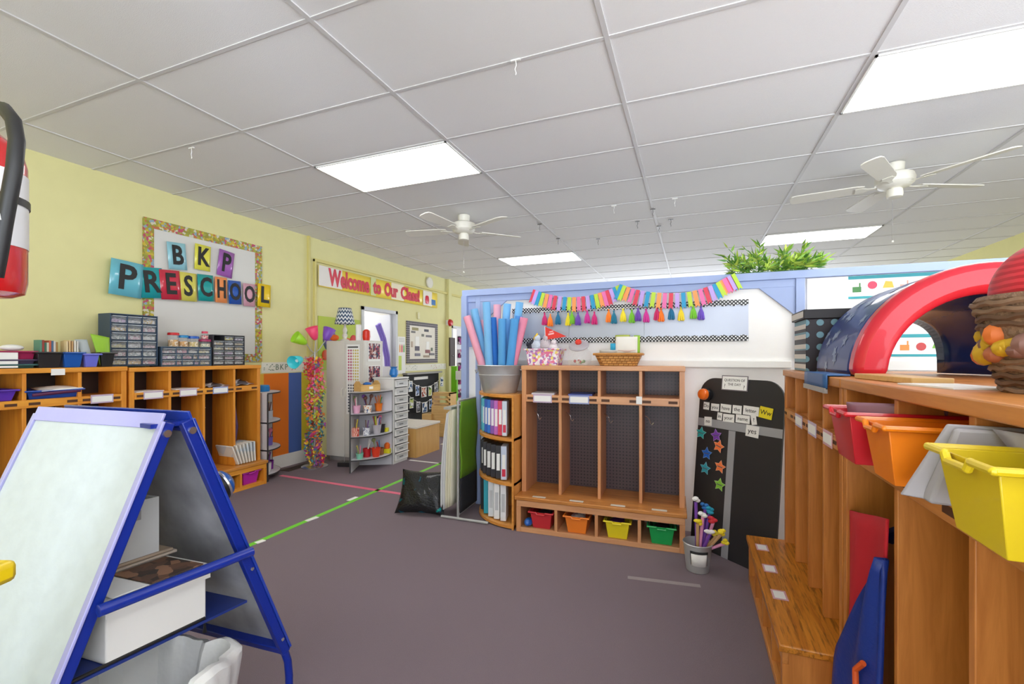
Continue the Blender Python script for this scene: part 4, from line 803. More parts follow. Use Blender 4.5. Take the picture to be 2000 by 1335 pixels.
for k,(x0,x1,zb,zt2,tilt,c,lb) in enumerate([(.70,.86,.09,.22,.15,(232,228,220),'large cream handwritten card standing at the right of the wicker basket'),(.66,.71,.11,.17,.0,(40,160,200),'bright blue card in the wicker basket'),(.58,.74,.07,.12,-.4,(206,204,200),'clear crumpled bag at the left of the wicker basket'),(.72,.85,.07,.12,-.5,(214,190,180),'striped folded paper at the front of the wicker basket'),(.83,.875,.09,.23,.1,(150,196,60),'lime green card at the right end of the wicker basket'),(.69,.80,.20,.235,.1,(170,180,80),'olive strip of paper on top of the wicker basket papers')]):
    a=Vector(MP(x0,.16+.012*k,zt+zb)); b_=Vector(MP(x1,.17+.012*k,zt+zb)); up=Vector((0,tilt*.08,zt2-zb)); sheet('paper_card',lb,'paper',[a,b_,b_+up,a+up],mat('card_paper_%d'%k,c,.6))
# stack of clear boxes at left end
o=B().box(-.05,.05,-.06,.06,0,.14).build('clear_container',clear,loc=MP(-.03,.17,zt),bevel=.01); o.location=MP(.0,.20,zt); o.location=(-1.262+.06,3.56,1.2465); tag(o,'tall frosted plastic container behind the heart-print basket','container')
# books lying on cubby shelves of divider unit
for i,(x,c) in enumerate([(.16,(210,208,214)),(.45,(60,80,160))]):
    o=B().box(-.09,.09,-.10,.10,0,.012).build('folder',mat('folder_%d'%i,c,.4),loc=MP(x,.12,1.0205),rot=MR+.05); tag(o,['pale folder lying on the first upper shelf of the divider cubby','blue folder lying on the second upper shelf of the divider cubby'][i],'folder')
# ================================================================ DIVIDER WALL DISPLAY
YW=YD-.001
T=thing('bulletin_board','long silver bulletin board with black and white scalloped edging on the divider','bulletin board',(-1.45,YW,1.435),0)
bw=1.825
silver=mat('silver_foil',(176,182,196),.35,metal=.25,var=.12,vscale=2.5)
for x0,x1 in ((0,.50),(.503,1.10),(1.103,bw)): B().box(x0,x1,-.006,-.001,0,.285).build('foil_panel',silver,T)
chk=dots('black_white_dots',(22,22,24),(226,226,228),56,.33,.5,'XZ',True)
def scallop(z,sgn):
    pts=[(0,z)]; pts2=[]
    n=28
    for i in range(n*4+1):
        x=bw*i/(n*4); pts2.append((x,z+sgn*(.034+.012*abs(math.sin(PI*i/4)))))
    return [(0,z),(bw,z)]+pts2[::-1]
B().prism(scallop(.292,-1),-.011,-.007,'XZ').build('border_strip',chk,T); B().prism(scallop(-.007,1),-.011,-.007,'XZ').build('border_strip',chk,T)
# ribbon garlands
rib=[(214,60,84),(186,156,222),(36,150,196),(182,212,60),(252,152,84),(226,110,168)]
def garland(label,pts,n,first,L,seed):
    T=thing('ribbon_garland',label,'garland',(0,YD-.052-.010*(first==2),0),0)
    P=[atY(a,b_,YD-.052) for a,b_ in pts]; P=[(p.x,p.z) for p in P]
    def f(u):
        t=u*(len(P)-1); i=min(int(t),len(P)-2); t-=i
        g=lambda k:P[max(0,min(len(P)-1,k))]
        p0,p1,p2,p3=g(i-1),g(i),g(i+1),g(i+2); o=[]
        for k in (0,1): o.append(.5*((2*p1[k])+(-p0[k]+p2[k])*t+(2*p0[k]-5*p1[k]+4*p2[k]-p3[k])*t*t+(-p0[k]+3*p1[k]-3*p2[k]+p3[k])*t**3))
        return o
    B().tube([(f(i/30)[0],0,f(i/30)[1]) for i in range(31)],.003,6).build('string',white,T)
    rnd=random.Random(seed)
    for k in range(n):
        u=(k+.5)/n; x,z=f(u); x2,z2=f(min(1,u+.01)); sl=math.atan2(z2-z,x2-x)*.9; w=.0148; ln=L+rnd.uniform(-.006,.006)
        q=B(); q.M=Matrix.Translation((x,-.004-.0022*(k%2),z))@Matrix.Rotation(-sl,4,'Y')
        for yy in (0,): q.prism([(-w,0.004),(w,.004),(w*1.02,-ln),(0,-ln+.016),(-w*1.02,-ln)],-.0012,.0012,'XZ')
        q.build('ribbon',mat('ribbon_%d'%((k+first)%6),rib[(k+first)%6],.55),T)
garland('left swag of rainbow fabric ribbons hanging on the divider',[(1043,566),(1070,575),(1110,581),(1150,578),(1185,568),(1212,556)],23,0,.118,1)
garland('right swag of rainbow fabric ribbons hanging on the divider',[(1212,556),(1245,567),(1290,573),(1340,572),(1385,560),(1415,545),(1432,536)],26,2,.118,2)
tas=[(1064,(200,40,110)),(1075,(246,130,40)),(1090,(24,110,150)),(1110,(230,210,40)),(1117,(120,190,50)),(1129,(110,70,170)),(1147,(206,50,150)),(1161,(206,40,120)),(1189,(246,130,40)),(1199,(30,120,150)),(1217,(236,216,50)),(1234,(120,190,50)),(1246,(110,70,170)),(1262,(206,50,150)),(1283,(200,36,100)),(1291,(246,120,30)),(1311,(24,110,150)),(1330,(236,210,50)),(1354,(120,196,50)),(1369,(110,80,190))]
T=thing('tassel_garland','string of coloured paper tassels hanging below the ribbon swags','garland',(0,YD-.05,0),0)
a=atY(1055,608,YD-.05); b_=atY(1385,590,YD-.05)
B().tube([(a.x,0,a.z),((a.x+b_.x)/2,0,(a.z+b_.z)/2-.01),(b_.x,0,b_.z)],.002,5).build('string',white,T)
for k,(px_,c) in enumerate(tas):
    p=atY(px_,613-(px_-1064)*.052+(3 if k%2 else 0),YD-.05); q=B(); mm=mat('tassel_%02x%02x%02x'%c,c,.6)
    q.sphere((p.x,-.004,p.z+.005),.008,8); n=9
    for j in range(n):
        aa=2*PI*j/n; q.tube([(p.x,-.004,p.z),(p.x+.014*math.cos(aa),-.006+.008*math.sin(aa),p.z-.04),(p.x+.021*math.cos(aa),-.006+.010*math.sin(aa),p.z-.088+.006*math.sin(j*5))],[.004,.0065,.006],5)
    q.build('tassel',mm,T)
# right bay: white board and teal picture strips
T=thing('whiteboard','blank white board with wooden rail at the right bay of the divider','whiteboard',(.735,YW,1.60),0)
B().box(0,.235,-.012,-.001,.012,.25).build('board_face',mat('gloss_white',(244,244,244),.25),T); B().box(0,.26,-.03,-.001,0,.012).build('board_rail',birch2,T)
teal=mat('teal_print',(40,150,160),.5)
def pstrip(label,x0,x1,z0,z1,seed):
    T=thing('picture_strip',label,'poster',(x0,YW,z0),0); w=x1-x0;h=z1-z0
    B().box(0,w,-.004,-.001,0,h).build('strip_sheet',paper,T); B().box(0,w,-.0055,-.004,h-.022,h).build('teal_band',teal,T); B().box(0,w,-.0055,-.004,0,.016).build('teal_band',teal,T)
    rnd=random.Random(seed); n=int(w/.085)
    cols=[(230,170,60),(60,120,60),(190,60,60),(240,150,130),(214,60,90),(120,180,60),(230,140,60)]
    for k in range(n):
        x=.05+k*.085; c=cols[(k*3+seed)%7]; q=B(); z=h*.5+rnd.uniform(-.01,.015)
        if k%3==0: q.box(x-.024,x+.024,-.0055,-.004,z-.026,z+.01).box(x+.012,x+.02,-.0055,-.004,z+.01,z+.035)
        elif k%3==1:
            q.M=Matrix.Translation((x,-.004,z))@Matrix.Rotation(PI/2,4,'X'); q.lathe([(.026,0),(.026,.0015)],n=16)
        else: q.prism([(x-.03,z-.02),(x+.03,z-.02),(x+.02,z+.02),(x-.015,z+.025)],-.0055,-.004,'XZ')
        q.build('printed_picture',mat('strip_pic_%d'%((k*3+seed)%7),c,.5),T)
pstrip('upper white picture strip with teal borders behind the play tunnel',.97,1.95,1.70,1.852,1)
pstrip('lower white picture strip with teal borders seen through the play tunnel',.97,1.95,1.315,1.46,4)
# plant on divider beam
T=thing('leafy_plant','artificial bamboo plant with bright green leaves on top of the divider','plant',(.50,YD+.03,1.911))
rnd=random.Random(21); B().box(-.22,.24,-.01,.045,0,.012).build('planter',mat('planter_green',(70,110,50),.7),T)
lv=[mat('leaf_a',(186,212,84),.5),mat('leaf_b',(130,176,66),.5),mat('leaf_c',(84,134,54),.5)]
q=B(); st=B()
for s in range(60):
    x=rnd.uniform(-.24,.27); a=rnd.uniform(0,6.28); lean=rnd.uniform(.5,2.2); ln=rnd.uniform(.10,.24)*(1.25 if rnd.random()<.2 else 1)*(1-.3*abs(x)/.25); d=Vector((math.cos(a)*lean+x*1.6,math.sin(a)*lean*.8-.1,1)).normalized()
    p0=Vector((x,.015,.012)); p1=p0+d*ln*.5; p2=p0+d*ln+Vector((0,0,-.02*lean)); st.tube([p0,p1,p2],.0022,5)
    for k in range(11):
        t=rnd.uniform(.3,1.05); c=p0.lerp(p2,t); u=(d+Vector((rnd.uniform(-1,1),rnd.uniform(-1,1),rnd.uniform(-.7,.6)))*.95).normalized(); v=u.cross(Vector((rnd.random(),rnd.random(),rnd.random()))).normalized(); L=rnd.uniform(.05,.095); w=.0085
        q.m=rnd.choice([0,0,1,1,2]); q.add([c,c+u*L*.35+v*w,c+u*L,c+u*L*.35-v*w],[(0,1,2,3)])
o=q.build('leaves',lv,T); o['kind']='stuff'; st.build('stems',lv[2],T)
# ================================================================ BLACK ARCHED PANEL
BL=Vector((-.015,3.45,.0)); BR=Vector((.445,3.045,.0)); UP=Vector((.035,.115,1.165)); 
ex=(BR-BL); Wp=ex.length; ex.normalize(); Hp=UP.length; uz=(UP-ex*UP.dot(ex)).normalized(); ny=uz.cross(ex).normalized()
MB_=Matrix(((ex.x,ny.x,uz.x,BL.x),(ex.y,ny.y,uz.y,BL.y),(ex.z,ny.z,uz.z,0.0),(0,0,0,1)))
rotB=MB_.to_euler(); 
T=thing('magnet_board','tall black rounded panel with grey tape T leaning at the divider','panel',BL,tuple(rotB))
r=.12; pts=[(0,0),(Wp,0),(Wp,Hp-r)]+[(Wp-r+r*math.cos(a),Hp-r+r*math.sin(a)) for a in [PI/2*i/8 for i in range(9)]]+[(r-r*math.sin(a),Hp-r+r*math.cos(a)) for a in [PI/2*i/8 for i in range(9)]]
B().prism(pts,.002,.016,'XZ').build('panel_face',mat('blackboard_black',(40,39,42),.45,var=.2,vscale=3),T)
tp=mat('duct_tape',(168,170,176),.35,metal=.3)
_d=lambda px,py:(lambda d:(lambda p:(p.dot(ex),p.dot(uz)))(CC+d*((BL-CC).dot(ny)/d.dot(ny))-BL))(ray(px,py))
zl_,zr_=_d(1358,821)[1],_d(1512,845)[1]; xt_=_d(1428,870)[0]
B().prism([(0,zl_-.027),(Wp,zr_-.027),(Wp,zr_+.027),(0,zl_+.027)],.0,.002,'XZ').build('tape_strip',tp,T); B().box(xt_-.025,xt_+.025,.0,.002,0,(zl_+zr_)/2-.03).build('tape_strip',tp,T)

def pf_(px,py):
    d=ray(px,py); t=(BL-CC).dot(ny)/d.dot(ny); p=CC+d*t-BL; return p.dot(ex),p.dot(uz)
def onpanel(name,label,cat,px,py,group=None,off=-.001,rt=0):
    x,z=pf_(px,py); p=BL+ex*x+uz*z+ny*off; e=(MB_.to_3x3()@Matrix.Rotation(rt,3,'Y')).to_euler(); return thing(name,label,cat,p,tuple(e),group)
def word(s,px,py,w,h,rt,label,c=(232,230,226),sz=.034):
    T=onpanel('word_card',label,'word card',px,py,'handwritten word cards on the black panel',rt=rt,off=-.001-.0012*(s in('?','Ww','yes','no')))
    B().box(-w/2,w/2,-.002,0,-h/2,h/2).build('card',mat('wcard_%02x%02x%02x'%c,c,.5),T); text(s,sz,dark,T,(0,-.0026,0),ext=.0004,name='handwriting',bold=.0)
for (s,px,py,w,h,rt) in [('Do',1380,792,.047,.052,.03),('you',1397,795,.064,.05,0),('have',1418,797,.082,.055,.02),('the',1440,799.5,.066,.055,.0),('letter',1467,802,.108,.058,.03),('in',1406,812.5,.038,.05,.05),('your',1423.5,816,.085,.052,-.02),('name',1451,818,.100,.052,.0),('?',1473,820,.036,.06,-.2)]: word(s,px,py,w,h,rt,'white word card reading %s on the black panel'%('question mark' if s=='?' else s))
word('Ww',1496.5,806,.085,.07,.12,'yellow card reading Ww on the black panel',(226,206,30),.042)
word('no',1383.5,822,.060,.06,-.05,'white card reading no on the grey tape'); word('yes',1470,842,.088,.072,.05,'white card reading yes on the grey tape',sz=.046)
T=onpanel('title_sign','framed paper sign reading Question of the Day at the panel top','sign',1435,748,rt=.0)
B().box(-.098,.098,-.002,0,-.05,.05).build('sign_border',mat('sign_border',(120,112,118),.5),T); B().box(-.091,.091,-.003,-.002,-.044,.044).build('sign_sheet',paper,T)
for s,x,z,sz in (('QUESTION OF',0,.018,.024),('THE DAY',0,-.010,.024),('?',-.072,-.022,.036),('?',.072,-.026,.036)): text(s,sz,dark,T,(x,-.0034,z),ext=.0003)
T=onpanel('push_button','orange dome push button with black base on the black panel','push button',1381,770)
q=B(); q.M=Matrix.Rotation(PI/2,4,'X'); q.lathe([(.046,0),(.046,.02),(.041,.03)],n=28).build('button_base',black,T)
q=B(); q.M=Matrix.Rotation(PI/2,4,'X'); q.lathe([(.040,.02),(.040,.04),(.034,.055),(.02,.063),(.001,.065)],n=28).build('button_dome',mat('button_orange',(240,110,20),.3,coat=.5),T)
def star(px,py,c,label,rt,s=.046):
    T=onpanel('paper_star',label,'star',px,py,'cut-out stars on the black panel',rt=rt,off=-.003-.003*('purple star' in label))
    def sp(k): return [(s*k*(1 if i%2==0 else .52)*math.sin(PI*i/5),s*k*(1 if i%2==0 else .52)*math.cos(PI*i/5)) for i in range(10)]
    B().prism(sp(1),-.0015,0,'XZ').build('star_outline',mat('starb_%02x%02x%02x'%c,tuple(min(255,int(v*.6+100)) for v in c),.5),T); B().prism(sp(.86),-.0028,-.0015,'XZ').build('star_face',mat('star_%02x%02x%02x'%c,c,.45),T)
    B().box(-.02,.02,-.0034,-.0028,-.003,.003).build('star_name',mat('star_ink',(90,90,100),.6),T)
for a in [(1370,845,(40,160,160),'teal star at the upper left of the black panel',.1),(1400,850,(120,60,170),'purple star overlapping an orange star on the black panel',-.2),(1405,871,(240,120,60),'orange star under the purple star on the black panel',.25),(1381,885,(30,100,200),'royal blue star on the black panel',0),(1407,911,(240,124,66),'orange star halfway down the black panel beside the tape',.15),(1378,914,(50,160,180),'light teal star below the blue star on the black panel',.1),(1406,946,(130,190,60),'green star lowest on the black panel',.1)]: star(*a)
# ---------------------------------------------------------------- pail of pencils with bows
PP=Vector((.03,3.03,0)); 
T=thing('metal_pail','small galvanised pail with paper label on the carpet by the black panel','pail',PP)
B().lathe([(.062,0),(.066,.004),(.083,.165),(.088,.17),(.084,.175),(.080,.168),(.060,.006)],n=28,cap=False).build('pail_body',metal,T); B().lathe([(.001,.005),(.062,.005)],n=24,cap=False).build('pail_base',metal,T)
q=B(); q.grid(lambda u,v:((.068+.013*(.3+.6*v)+.004)*math.sin(-.75+1.3*u),-(.068+.013*(.3+.6*v)+.004)*math.cos(-.75+1.3*u),.055+v*.085),10,2); q.build('pail_label',[dark],T,solid=.001)
q=B(); q.grid(lambda u,v:((.068+.013*(.3+.5*v)+.006)*math.sin(-.68+1.15*u),-(.068+.013*(.3+.5*v)+.006)*math.cos(-.68+1.15*u),.05+v*.075),10,2); q.build('label_paper',[paper],T,solid=.001)
T.rotation_euler=(0,0,R_(12))
bows=[((232,230,228),'white',(-.01,.02,.42)),((232,230,228),'white',(.03,.0,.34)),((240,214,40),'yellow',(.00,-.02,.30)),((30,150,180),'teal',(.07,.05,.36)),((200,36,50),'red',(.09,.02,.31)),((240,214,40),'yellow',(.13,-.01,.25)),((236,232,232),'white',(.07,-.05,.26)),((240,220,50),'yellow',(.16,.0,.20)),((236,214,60),'yellow',(.11,.04,.22)),((40,110,180),'blue',(.045,.05,.38))]
shaft=[(120,70,170),(226,150,190),(200,160,110)]
for k,(c,cnm,(x,y,z)) in enumerate(bows):
    T=thing('bow_pencil','%s-bowed pencil standing in the metal pail'%cnm,'pencil',PP,0,'bow-topped pencils in the metal pail')
    B().tube([(x*.12,y*.1,.012),(x*.45,y*.4,.14),(x,y,z-.01)],[.006,.009,.010],8).build('pencil_shaft',mat('shaft_%d'%(k%3),shaft[k%3],.5),T)
    q=B(); rnd=random.Random(k)
    for s in range(4): q.sphere((x+rnd.uniform(-.016,.016),y+rnd.uniform(-.01,.01),z+rnd.uniform(-.012,.016)),.017,8,.7,rnd.uniform(.8,1.3),.7)
    q.build('bow',mat('bow_%02x%02x%02x'%c,c,.6,bump=.4,bscale=60),T)
# ================================================================ PILLOW, PAPER PAD, CHART STAND
PC=Vector((-2.08,3.14,0))
def pillow(u,v):
    a,b_=2*u-1,2*v-1; return a,b_
T=thing('sequin_pillow','square black sequin cushion lying slumped on the carpet','cushion',PC,R_(12))
q=B(); M0=Matrix.Translation((0,.05,.008))@Matrix.Rotation(R_(-28),4,'X')
q.M=M0
def pf(sg):
    def fn(u,v):
        a,b_=2*u-1,2*v-1; k=(1-a*a)*(1-b_*b_); e=1-.10*(1-a*a)*abs(b_)**2*.6-.0; 
        return (a*.215*(1-.10*(1-b_*b_)),sg*.075*k**.45+.006*math.sin(9*a+5*b_)*k,.19+b_*.185*(1-.10*(1-a*a)))
    return fn
q.grid(pf(1),18,18); q.grid(pf(-1),18,18)
sq=mat('black_sequins',(20,22,24),.25,metal=.5,bump=.9,bscale=90,coat=.3); nt=sq.node_tree; bsd=nt.nodes['Principled BSDF']; tc=[n for n in nt.nodes if n.type=='TEX_COORD'][0]
n=nt.nodes.new('ShaderNodeTexNoise'); n.inputs['Scale'].default_value=11; nt.links.new(tc.outputs['Object'],n.inputs['Vector']); r=nt.nodes.new('ShaderNodeValToRGB'); e=r.color_ramp.elements; e[0].position=.60; e[0].color=(.010,.011,.012,1); e[1].position=.70; e[1].color=(.0,.35,.24,1); q2=e.new(.64); q2.color=(.0,.10,.16,1); nt.links.new(n.outputs['Fac'],r.inputs['Fac']); nt.links.new(r.outputs['Color'],bsd.inputs['Base Color'])
q.build('cushion_cover',sq,T)
# chart stand
T=thing('chart_stand','grey metal chart stand holding a lime pocket chart at the bookcase side','chart stand',(-1.755,3.24,0))
B().tube([(-.15,-.005,.012),(.27,-.005,.012)],.011,10).build('foot_bar',metal,T); B().tube([(-.0,0,.012),(-.0,0,.955)],.010,10).build('upright',metal,T); B().tube([(0,.0,.955),(-.02,.36,.955)],.008,8).build('top_bar',metal,T); B().tube([(0,.0,.04),(-.02,.36,.04)],.008,8).build('low_bar',metal,T)
B().grid(lambda u,v:(.012-.02*u+.008*math.sin(v*8+u*3),.012+.345*u,.33+.62*v),10,10).build('pocket_chart',mat('lime_canvas',(106,150,30),.7,var=.12,vscale=6),T,solid=.006); B().grid(lambda u,v:(.012-.02*u,.012+.345*u,.05+.28*v),6,4).build('chart_backing',mat('dark_canvas',(40,40,44),.8),T,solid=.006)
T=thing('paper_pad','large pad of cream chart paper hanging folded beside the lime pocket chart','paper pad',(-1.80,3.22,0))
pm=mat('cream_pages',(228,222,196),.8)
for k in range(5):
    B().grid(lambda u,v:(-.01-.012*k-(.016+.010*k)*(1-v)-.012*math.sin(PI*(1-v))*(k*.4),.02+.36*u,.10+.80*v-.012*k),6,10).build('page',[pm,mat('ruled_page',(214,214,214),.8)][0] if k<3 else mat('ruled_page',(206,206,208),.8),T,solid=.007)
B().box(-.075,-.005,.0,.40,.885,.905).build('pad_clip',metal,T)
# cup behind pad at divider post
cup('teal cup of pens standing behind the lime pocket chart',(-2.05,3.78,.0),(20,90,110),.04,.045,.12,[(wt,'pen')],name='pen_cup',seed=50,pl_='teal cup behind the lime pocket chart')
for o in [x for x in bpy.data.objects if x.name.startswith('pen_cup')]: pass
# ================================================================ LEFT CUBBY CONTENTS
zl=1.226
def organiser(label,y,z,W_,Hh,D_,rows,m,mid=None,seed=0,skip=()):
    y,W_=atX(y,600,-4.30).y,atX(W_,600,-4.30).y-atX(y,600,-4.30).y
    T=thing('drawer_organizer',label,'drawer organizer',(-4.30,y,z),PI/2)
    B().box(0,W_,.0,D_,0,.008).build('case_bottom',m,T); B().box(0,W_,.0,D_,Hh-.008,Hh).build('case_top',m,T)
    for x in (0,W_-.008): B().box(x,x+.008,0,D_,.008,Hh-.008).build('case_side',m,T)
    B().box(.008,W_-.008,D_-.01,D_,.008,Hh-.008).build('case_back',m,T)
    for r in range(1,len(rows)): zz_=.008+(Hh-.016)/len(rows)*r; B().box(.008,W_-.008,0,D_-.01,zz_-.003,zz_+.001).build('partition',m,T)
    rnd=random.Random(seed); pal=[(214,170,180),(206,200,196),(196,160,196),(220,206,150),(230,226,220),(214,140,160),(170,180,180),(226,190,120)]
    hz_=(Hh-.016)/len(rows)
    for r,cols in enumerate(rows):
        x=.010
        for ci,f in enumerate(cols):
            w=(W_-.02)*f; z0=.008+hz_*(len(rows)-1-r); 
            if (r,ci) in skip: x+=w; continue
            d=B().box(x+.002,x+w-.002,.006,D_*.7,z0+.003,z0+.006).box(x+.002,x+w-.002,.004,.007,z0+.004,z0+hz_-.006).build('drawer',mat('drawer_smoke',(190,196,204),.2,alpha=.22),T)
            B().box(x+.004,x+w-.004,-.006,.004,z0+hz_*.80,z0+hz_*.86).build('drawer_lip',mat('drawer_lip',(196,206,214),.3),d)
            if ci: B().box(x-.0035,x+.0035,-.002,D_*.8,z0,z0+hz_).build('partition',m,T)
            c=rnd.choice(pal); hh=hz_*rnd.uniform(.42,.72)
            if (r,ci)==(0,1) and seed==3: c=(236,220,40); hh=hz_*.7
            B().grid(lambda u,v:(x+.006+(w-.012)*u,.012+.05*v,z0+.008+hh*(.75+.25*math.sin(u*9+ci))*(1 if v<.8 else .9)),8,3).box(x+.006,x+w-.006,.012,.05,z0+.007,z0+.007+hh*.6).build('drawer_contents',blotch('beads_%d'%(pal.index(c) if c in pal else 9),[c,tuple(int(v*.8) for v in c),(230,226,224),c],90),d)
            x+=w
    return T
t3=(1/3,1/3,1/3)
organiser('tall navy drawer organizer with eighteen clear drawers on the honey cubby',215,1.236,308,.425,.16,[t3]*6,navy,seed=1)
organiser('low slate drawer organizer in the middle, under the candy jars',315,zl,413,.175,.16,[(.27,.24,.22,.27),(.27,.12,.22,.12,.27),(.27,.12,.25,.12,.24)],mat('slate_plastic',(66,86,108),.4),seed=2)
organiser('small charcoal drawer organizer with a yellow-filled drawer, beside the orange panel',416,zl,478,.30,.16,[t3]*6,mat('charcoal_plastic',(52,52,58),.4),seed=3,skip=((0,0),))
for i,(dy,c,lidc,h,r,lb) in enumerate([(2.60,(226,170,80),(206,30,40),.105,.042,'snack jar with red lid on the slate organizer'),(2.685,(226,160,60),(20,130,190),.085,.04,'snack jar with light blue lid on the slate organizer'),(2.775,(230,200,110),(20,90,190),.08,.045,'snack jar with dark blue lid on the slate organizer'),(2.885,(206,210,180),(160,40,90),.055,.05,'wide low jar with magenta lid on the slate organizer')]):
    z=zl+.176; T=thing('snack_jar',lb,'jar',(-4.36,dy+.085,z)); B().lathe([(r,0),(r,h-.006),(r*.9,h)],n=20).build('jar_body',clear,T); B().lathe([(r*.9,.003),(r*.9,h*.6)],n=16).build('jar_contents',blotch('snack_%d'%i,[c,(240,220,190),tuple(int(v*.85) for v in c)],80),T); B().lathe([(r*1.06,h),(r*1.06,h+.018),(r*.95,h+.022)],n=20).build('jar_lid',mat('jarlid_%d'%i,lidc,.4),T)
T=thing('snack_jar','small pink-lidded candy jar stacked on the magenta-lidded jar','jar',(-4.36,2.97,zl+.176+.078)); B().lathe([(.03,0),(.036,.03),(.03,.055)],n=18).build('jar_body',clear,T); B().lathe([(.028,.003),(.03,.035)],n=14).build('jar_contents',blotch('snack_9',[(220,80,90),(236,200,190)],80),T); B().lathe([(.026,.055),(.026,.075)],n=18).build('jar_lid',mat('jarlid_9',(214,60,90),.4),T)
# planters / bins on left unit
zz=1.2365
def obin(label,y,w,h,c,d=.105): return bin_('desk_bin',label,c,(-4.186,y,zz),PI/2,w=w,d=d,h=h,tap=.012,lugs=False)
obin('black bin holding a row of slim books, beside the magenta tray',1.765,.13,.105,(34,33,36)); obin('blue bin holding upright cards on the honey cubby',1.895,.11,.105,(14,84,170)); obin('lilac bin between the blue bin and the last black bin',2.005,.09,.095,(108,112,214)); obin('black bin holding a green folder beside the navy organizer',2.105,.09,.105,(30,30,32))
rnd=random.Random(2); bkc=[(90,140,120),(150,60,50),(60,110,90),(200,190,170),(190,90,60),(70,100,130),(210,200,190),(160,120,60)]
for k in range(8):
    h=.13+rnd.uniform(-.01,.01); o=B().box(-.0055,.0055,0,.08,0,h+.05).build('slim_book',mat('book_%d'%k,bkc[k],.6),loc=(-4.20,1.722+k*.0122,zz+.005),rot=PI/2); tag(o,'slim %s book standing in the black bin beside the magenta tray'%['green','dark red','bottle green','cream','rust','slate blue','off-white','ochre'][k],'book')
for k in range(5):
    o=B().box(-.004,.004,0,.08,0,.185+.006*(k%2)).build('activity_card',mat('acard_%d'%k,[(226,204,160),(222,190,140),(200,160,110),(232,226,212),(214,210,200)][k],.6),loc=(-4.20,1.865+k*.015,zz+.005),rot=PI/2); tag(o,'%s activity card standing in the blue bin'%['pale gold','sand','tan','cream','pale grey'][k],'card')
sheet('grey_booklet','pale grey booklet leaning in the lilac bin','booklet',[(-4.23,1.985,zz+.012),(-4.23,2.035,zz+.012),(-4.23,1.99,zz+.205),(-4.23,1.92,zz+.205)],mat('booklet_grey',(176,184,186),.6),.012)
sheet('green_folder','lime green folder standing tilted in the end black bin','folder',[(-4.22,2.07,zz+.012),(-4.22,2.135,zz+.012),(-4.22,2.13,zz+.225),(-4.22,2.01,zz+.25)],mat('folder_lime',(150,196,50),.5),.005)
# trays stacked at left
for k,(z,h,c,lb) in enumerate([(0,.022,(40,90,90),'green-edged flat tray at the bottom of the tray stack'),(.024,.03,(70,60,90),'grey flat tray in the middle of the tray stack'),(.056,.055,(160,30,80),'magenta tray on top of the tray stack')]):
    T=bin_('paper_tray',lb,c,(-4.22,1.57,zz+z),PI/2,w=.26,d=.2,h=h,tap=.008,lugs=False,cat='tray'); B().box(-.06,.04,-.012,-.009,.004,h-.004).build('tray_label',paper,T)
    if k==2: B().box(-.135,.135,-.005,.205,h+.001,h+.006).build('tray_lid',mat('tray_lid_magenta',(150,30,76),.35),T)
o=B().sphere((0,0,0),.036,12,.6,1,1.7).build('white_cloth',paper,loc=(-4.26,1.60,zz+.139)); tag(o,'crumpled white cloth on the magenta tray','cloth')
# sign on left unit front, blue basket, purple basket
o=B().box(-.038,.038,-.012,-.009,-.045,.0).build('shelf_sign',paper,loc=(LX,1.805,1.228),rot=PI/2); tag(o,'small white sign hanging on the honey cubby top edge','sign')
bin_('mesh_basket','blue plastic basket in the wide pigeonhole of the honey cubby',(24,74,170),(-4.20,1.80,1.021),PI/2,w=.30,d=.24,h=.055,lugs=False,cat='basket')
sheet('folder_pile','dark plum folder lying in the blue basket','folder',[(-4.19,1.68,1.05),(-4.19,1.94,1.065),(-4.38,1.94,1.085),(-4.38,1.68,1.06)],mat('plum_folder',(96,40,80),.5),.02)
sheet('folder_pile','white folder edge lying above the plum folder in the blue basket','folder',[(-4.185,1.72,1.075),(-4.185,1.95,1.085),(-4.38,1.95,1.095),(-4.38,1.74,1.09)],paper,.006)
bin_('mesh_basket','violet plastic basket in the pigeonhole at the far left edge',(92,50,180),(-4.20,1.52,1.021),PI/2,w=.16,d=.24,h=.07,lugs=False,cat='basket')
# papers on upper shelves
for k,(y,lb) in enumerate([(2.40,'flat white folder on the first pigeonhole shelf of the honey cubby'),(2.70,'flat white folder on the second pigeonhole shelf of the honey cubby')]):
    o=B().box(-.10,.10,-.11,.11,0,.006).build('flat_folder',paper,loc=(-4.085-.02,y,1.021),rot=.1); o.location.x=-4.30; tag(o,lb,'folder')
for k,(y,lb) in enumerate([(3.00,'black and silver folded vinyl bag in the third pigeonhole'),(3.27,'silver crumpled vinyl bag in the last pigeonhole')]):
    q=B(); q.grid(lambda u,v:(-.10+.2*u,-.10+.2*v,.01+(.025+.02*k)*math.sin(PI*u)*math.sin(PI*v)+.006*math.sin(u*17)*math.cos(v*11)),14,14); o=q.build('vinyl_bag',blotch('vinyl_%d'%k,[(90,88,92),(200,198,202),(50,48,54),(150,148,154)],14,.2),loc=(-4.30,y,1.022),solid=.004); tag(o,lb,'bag')
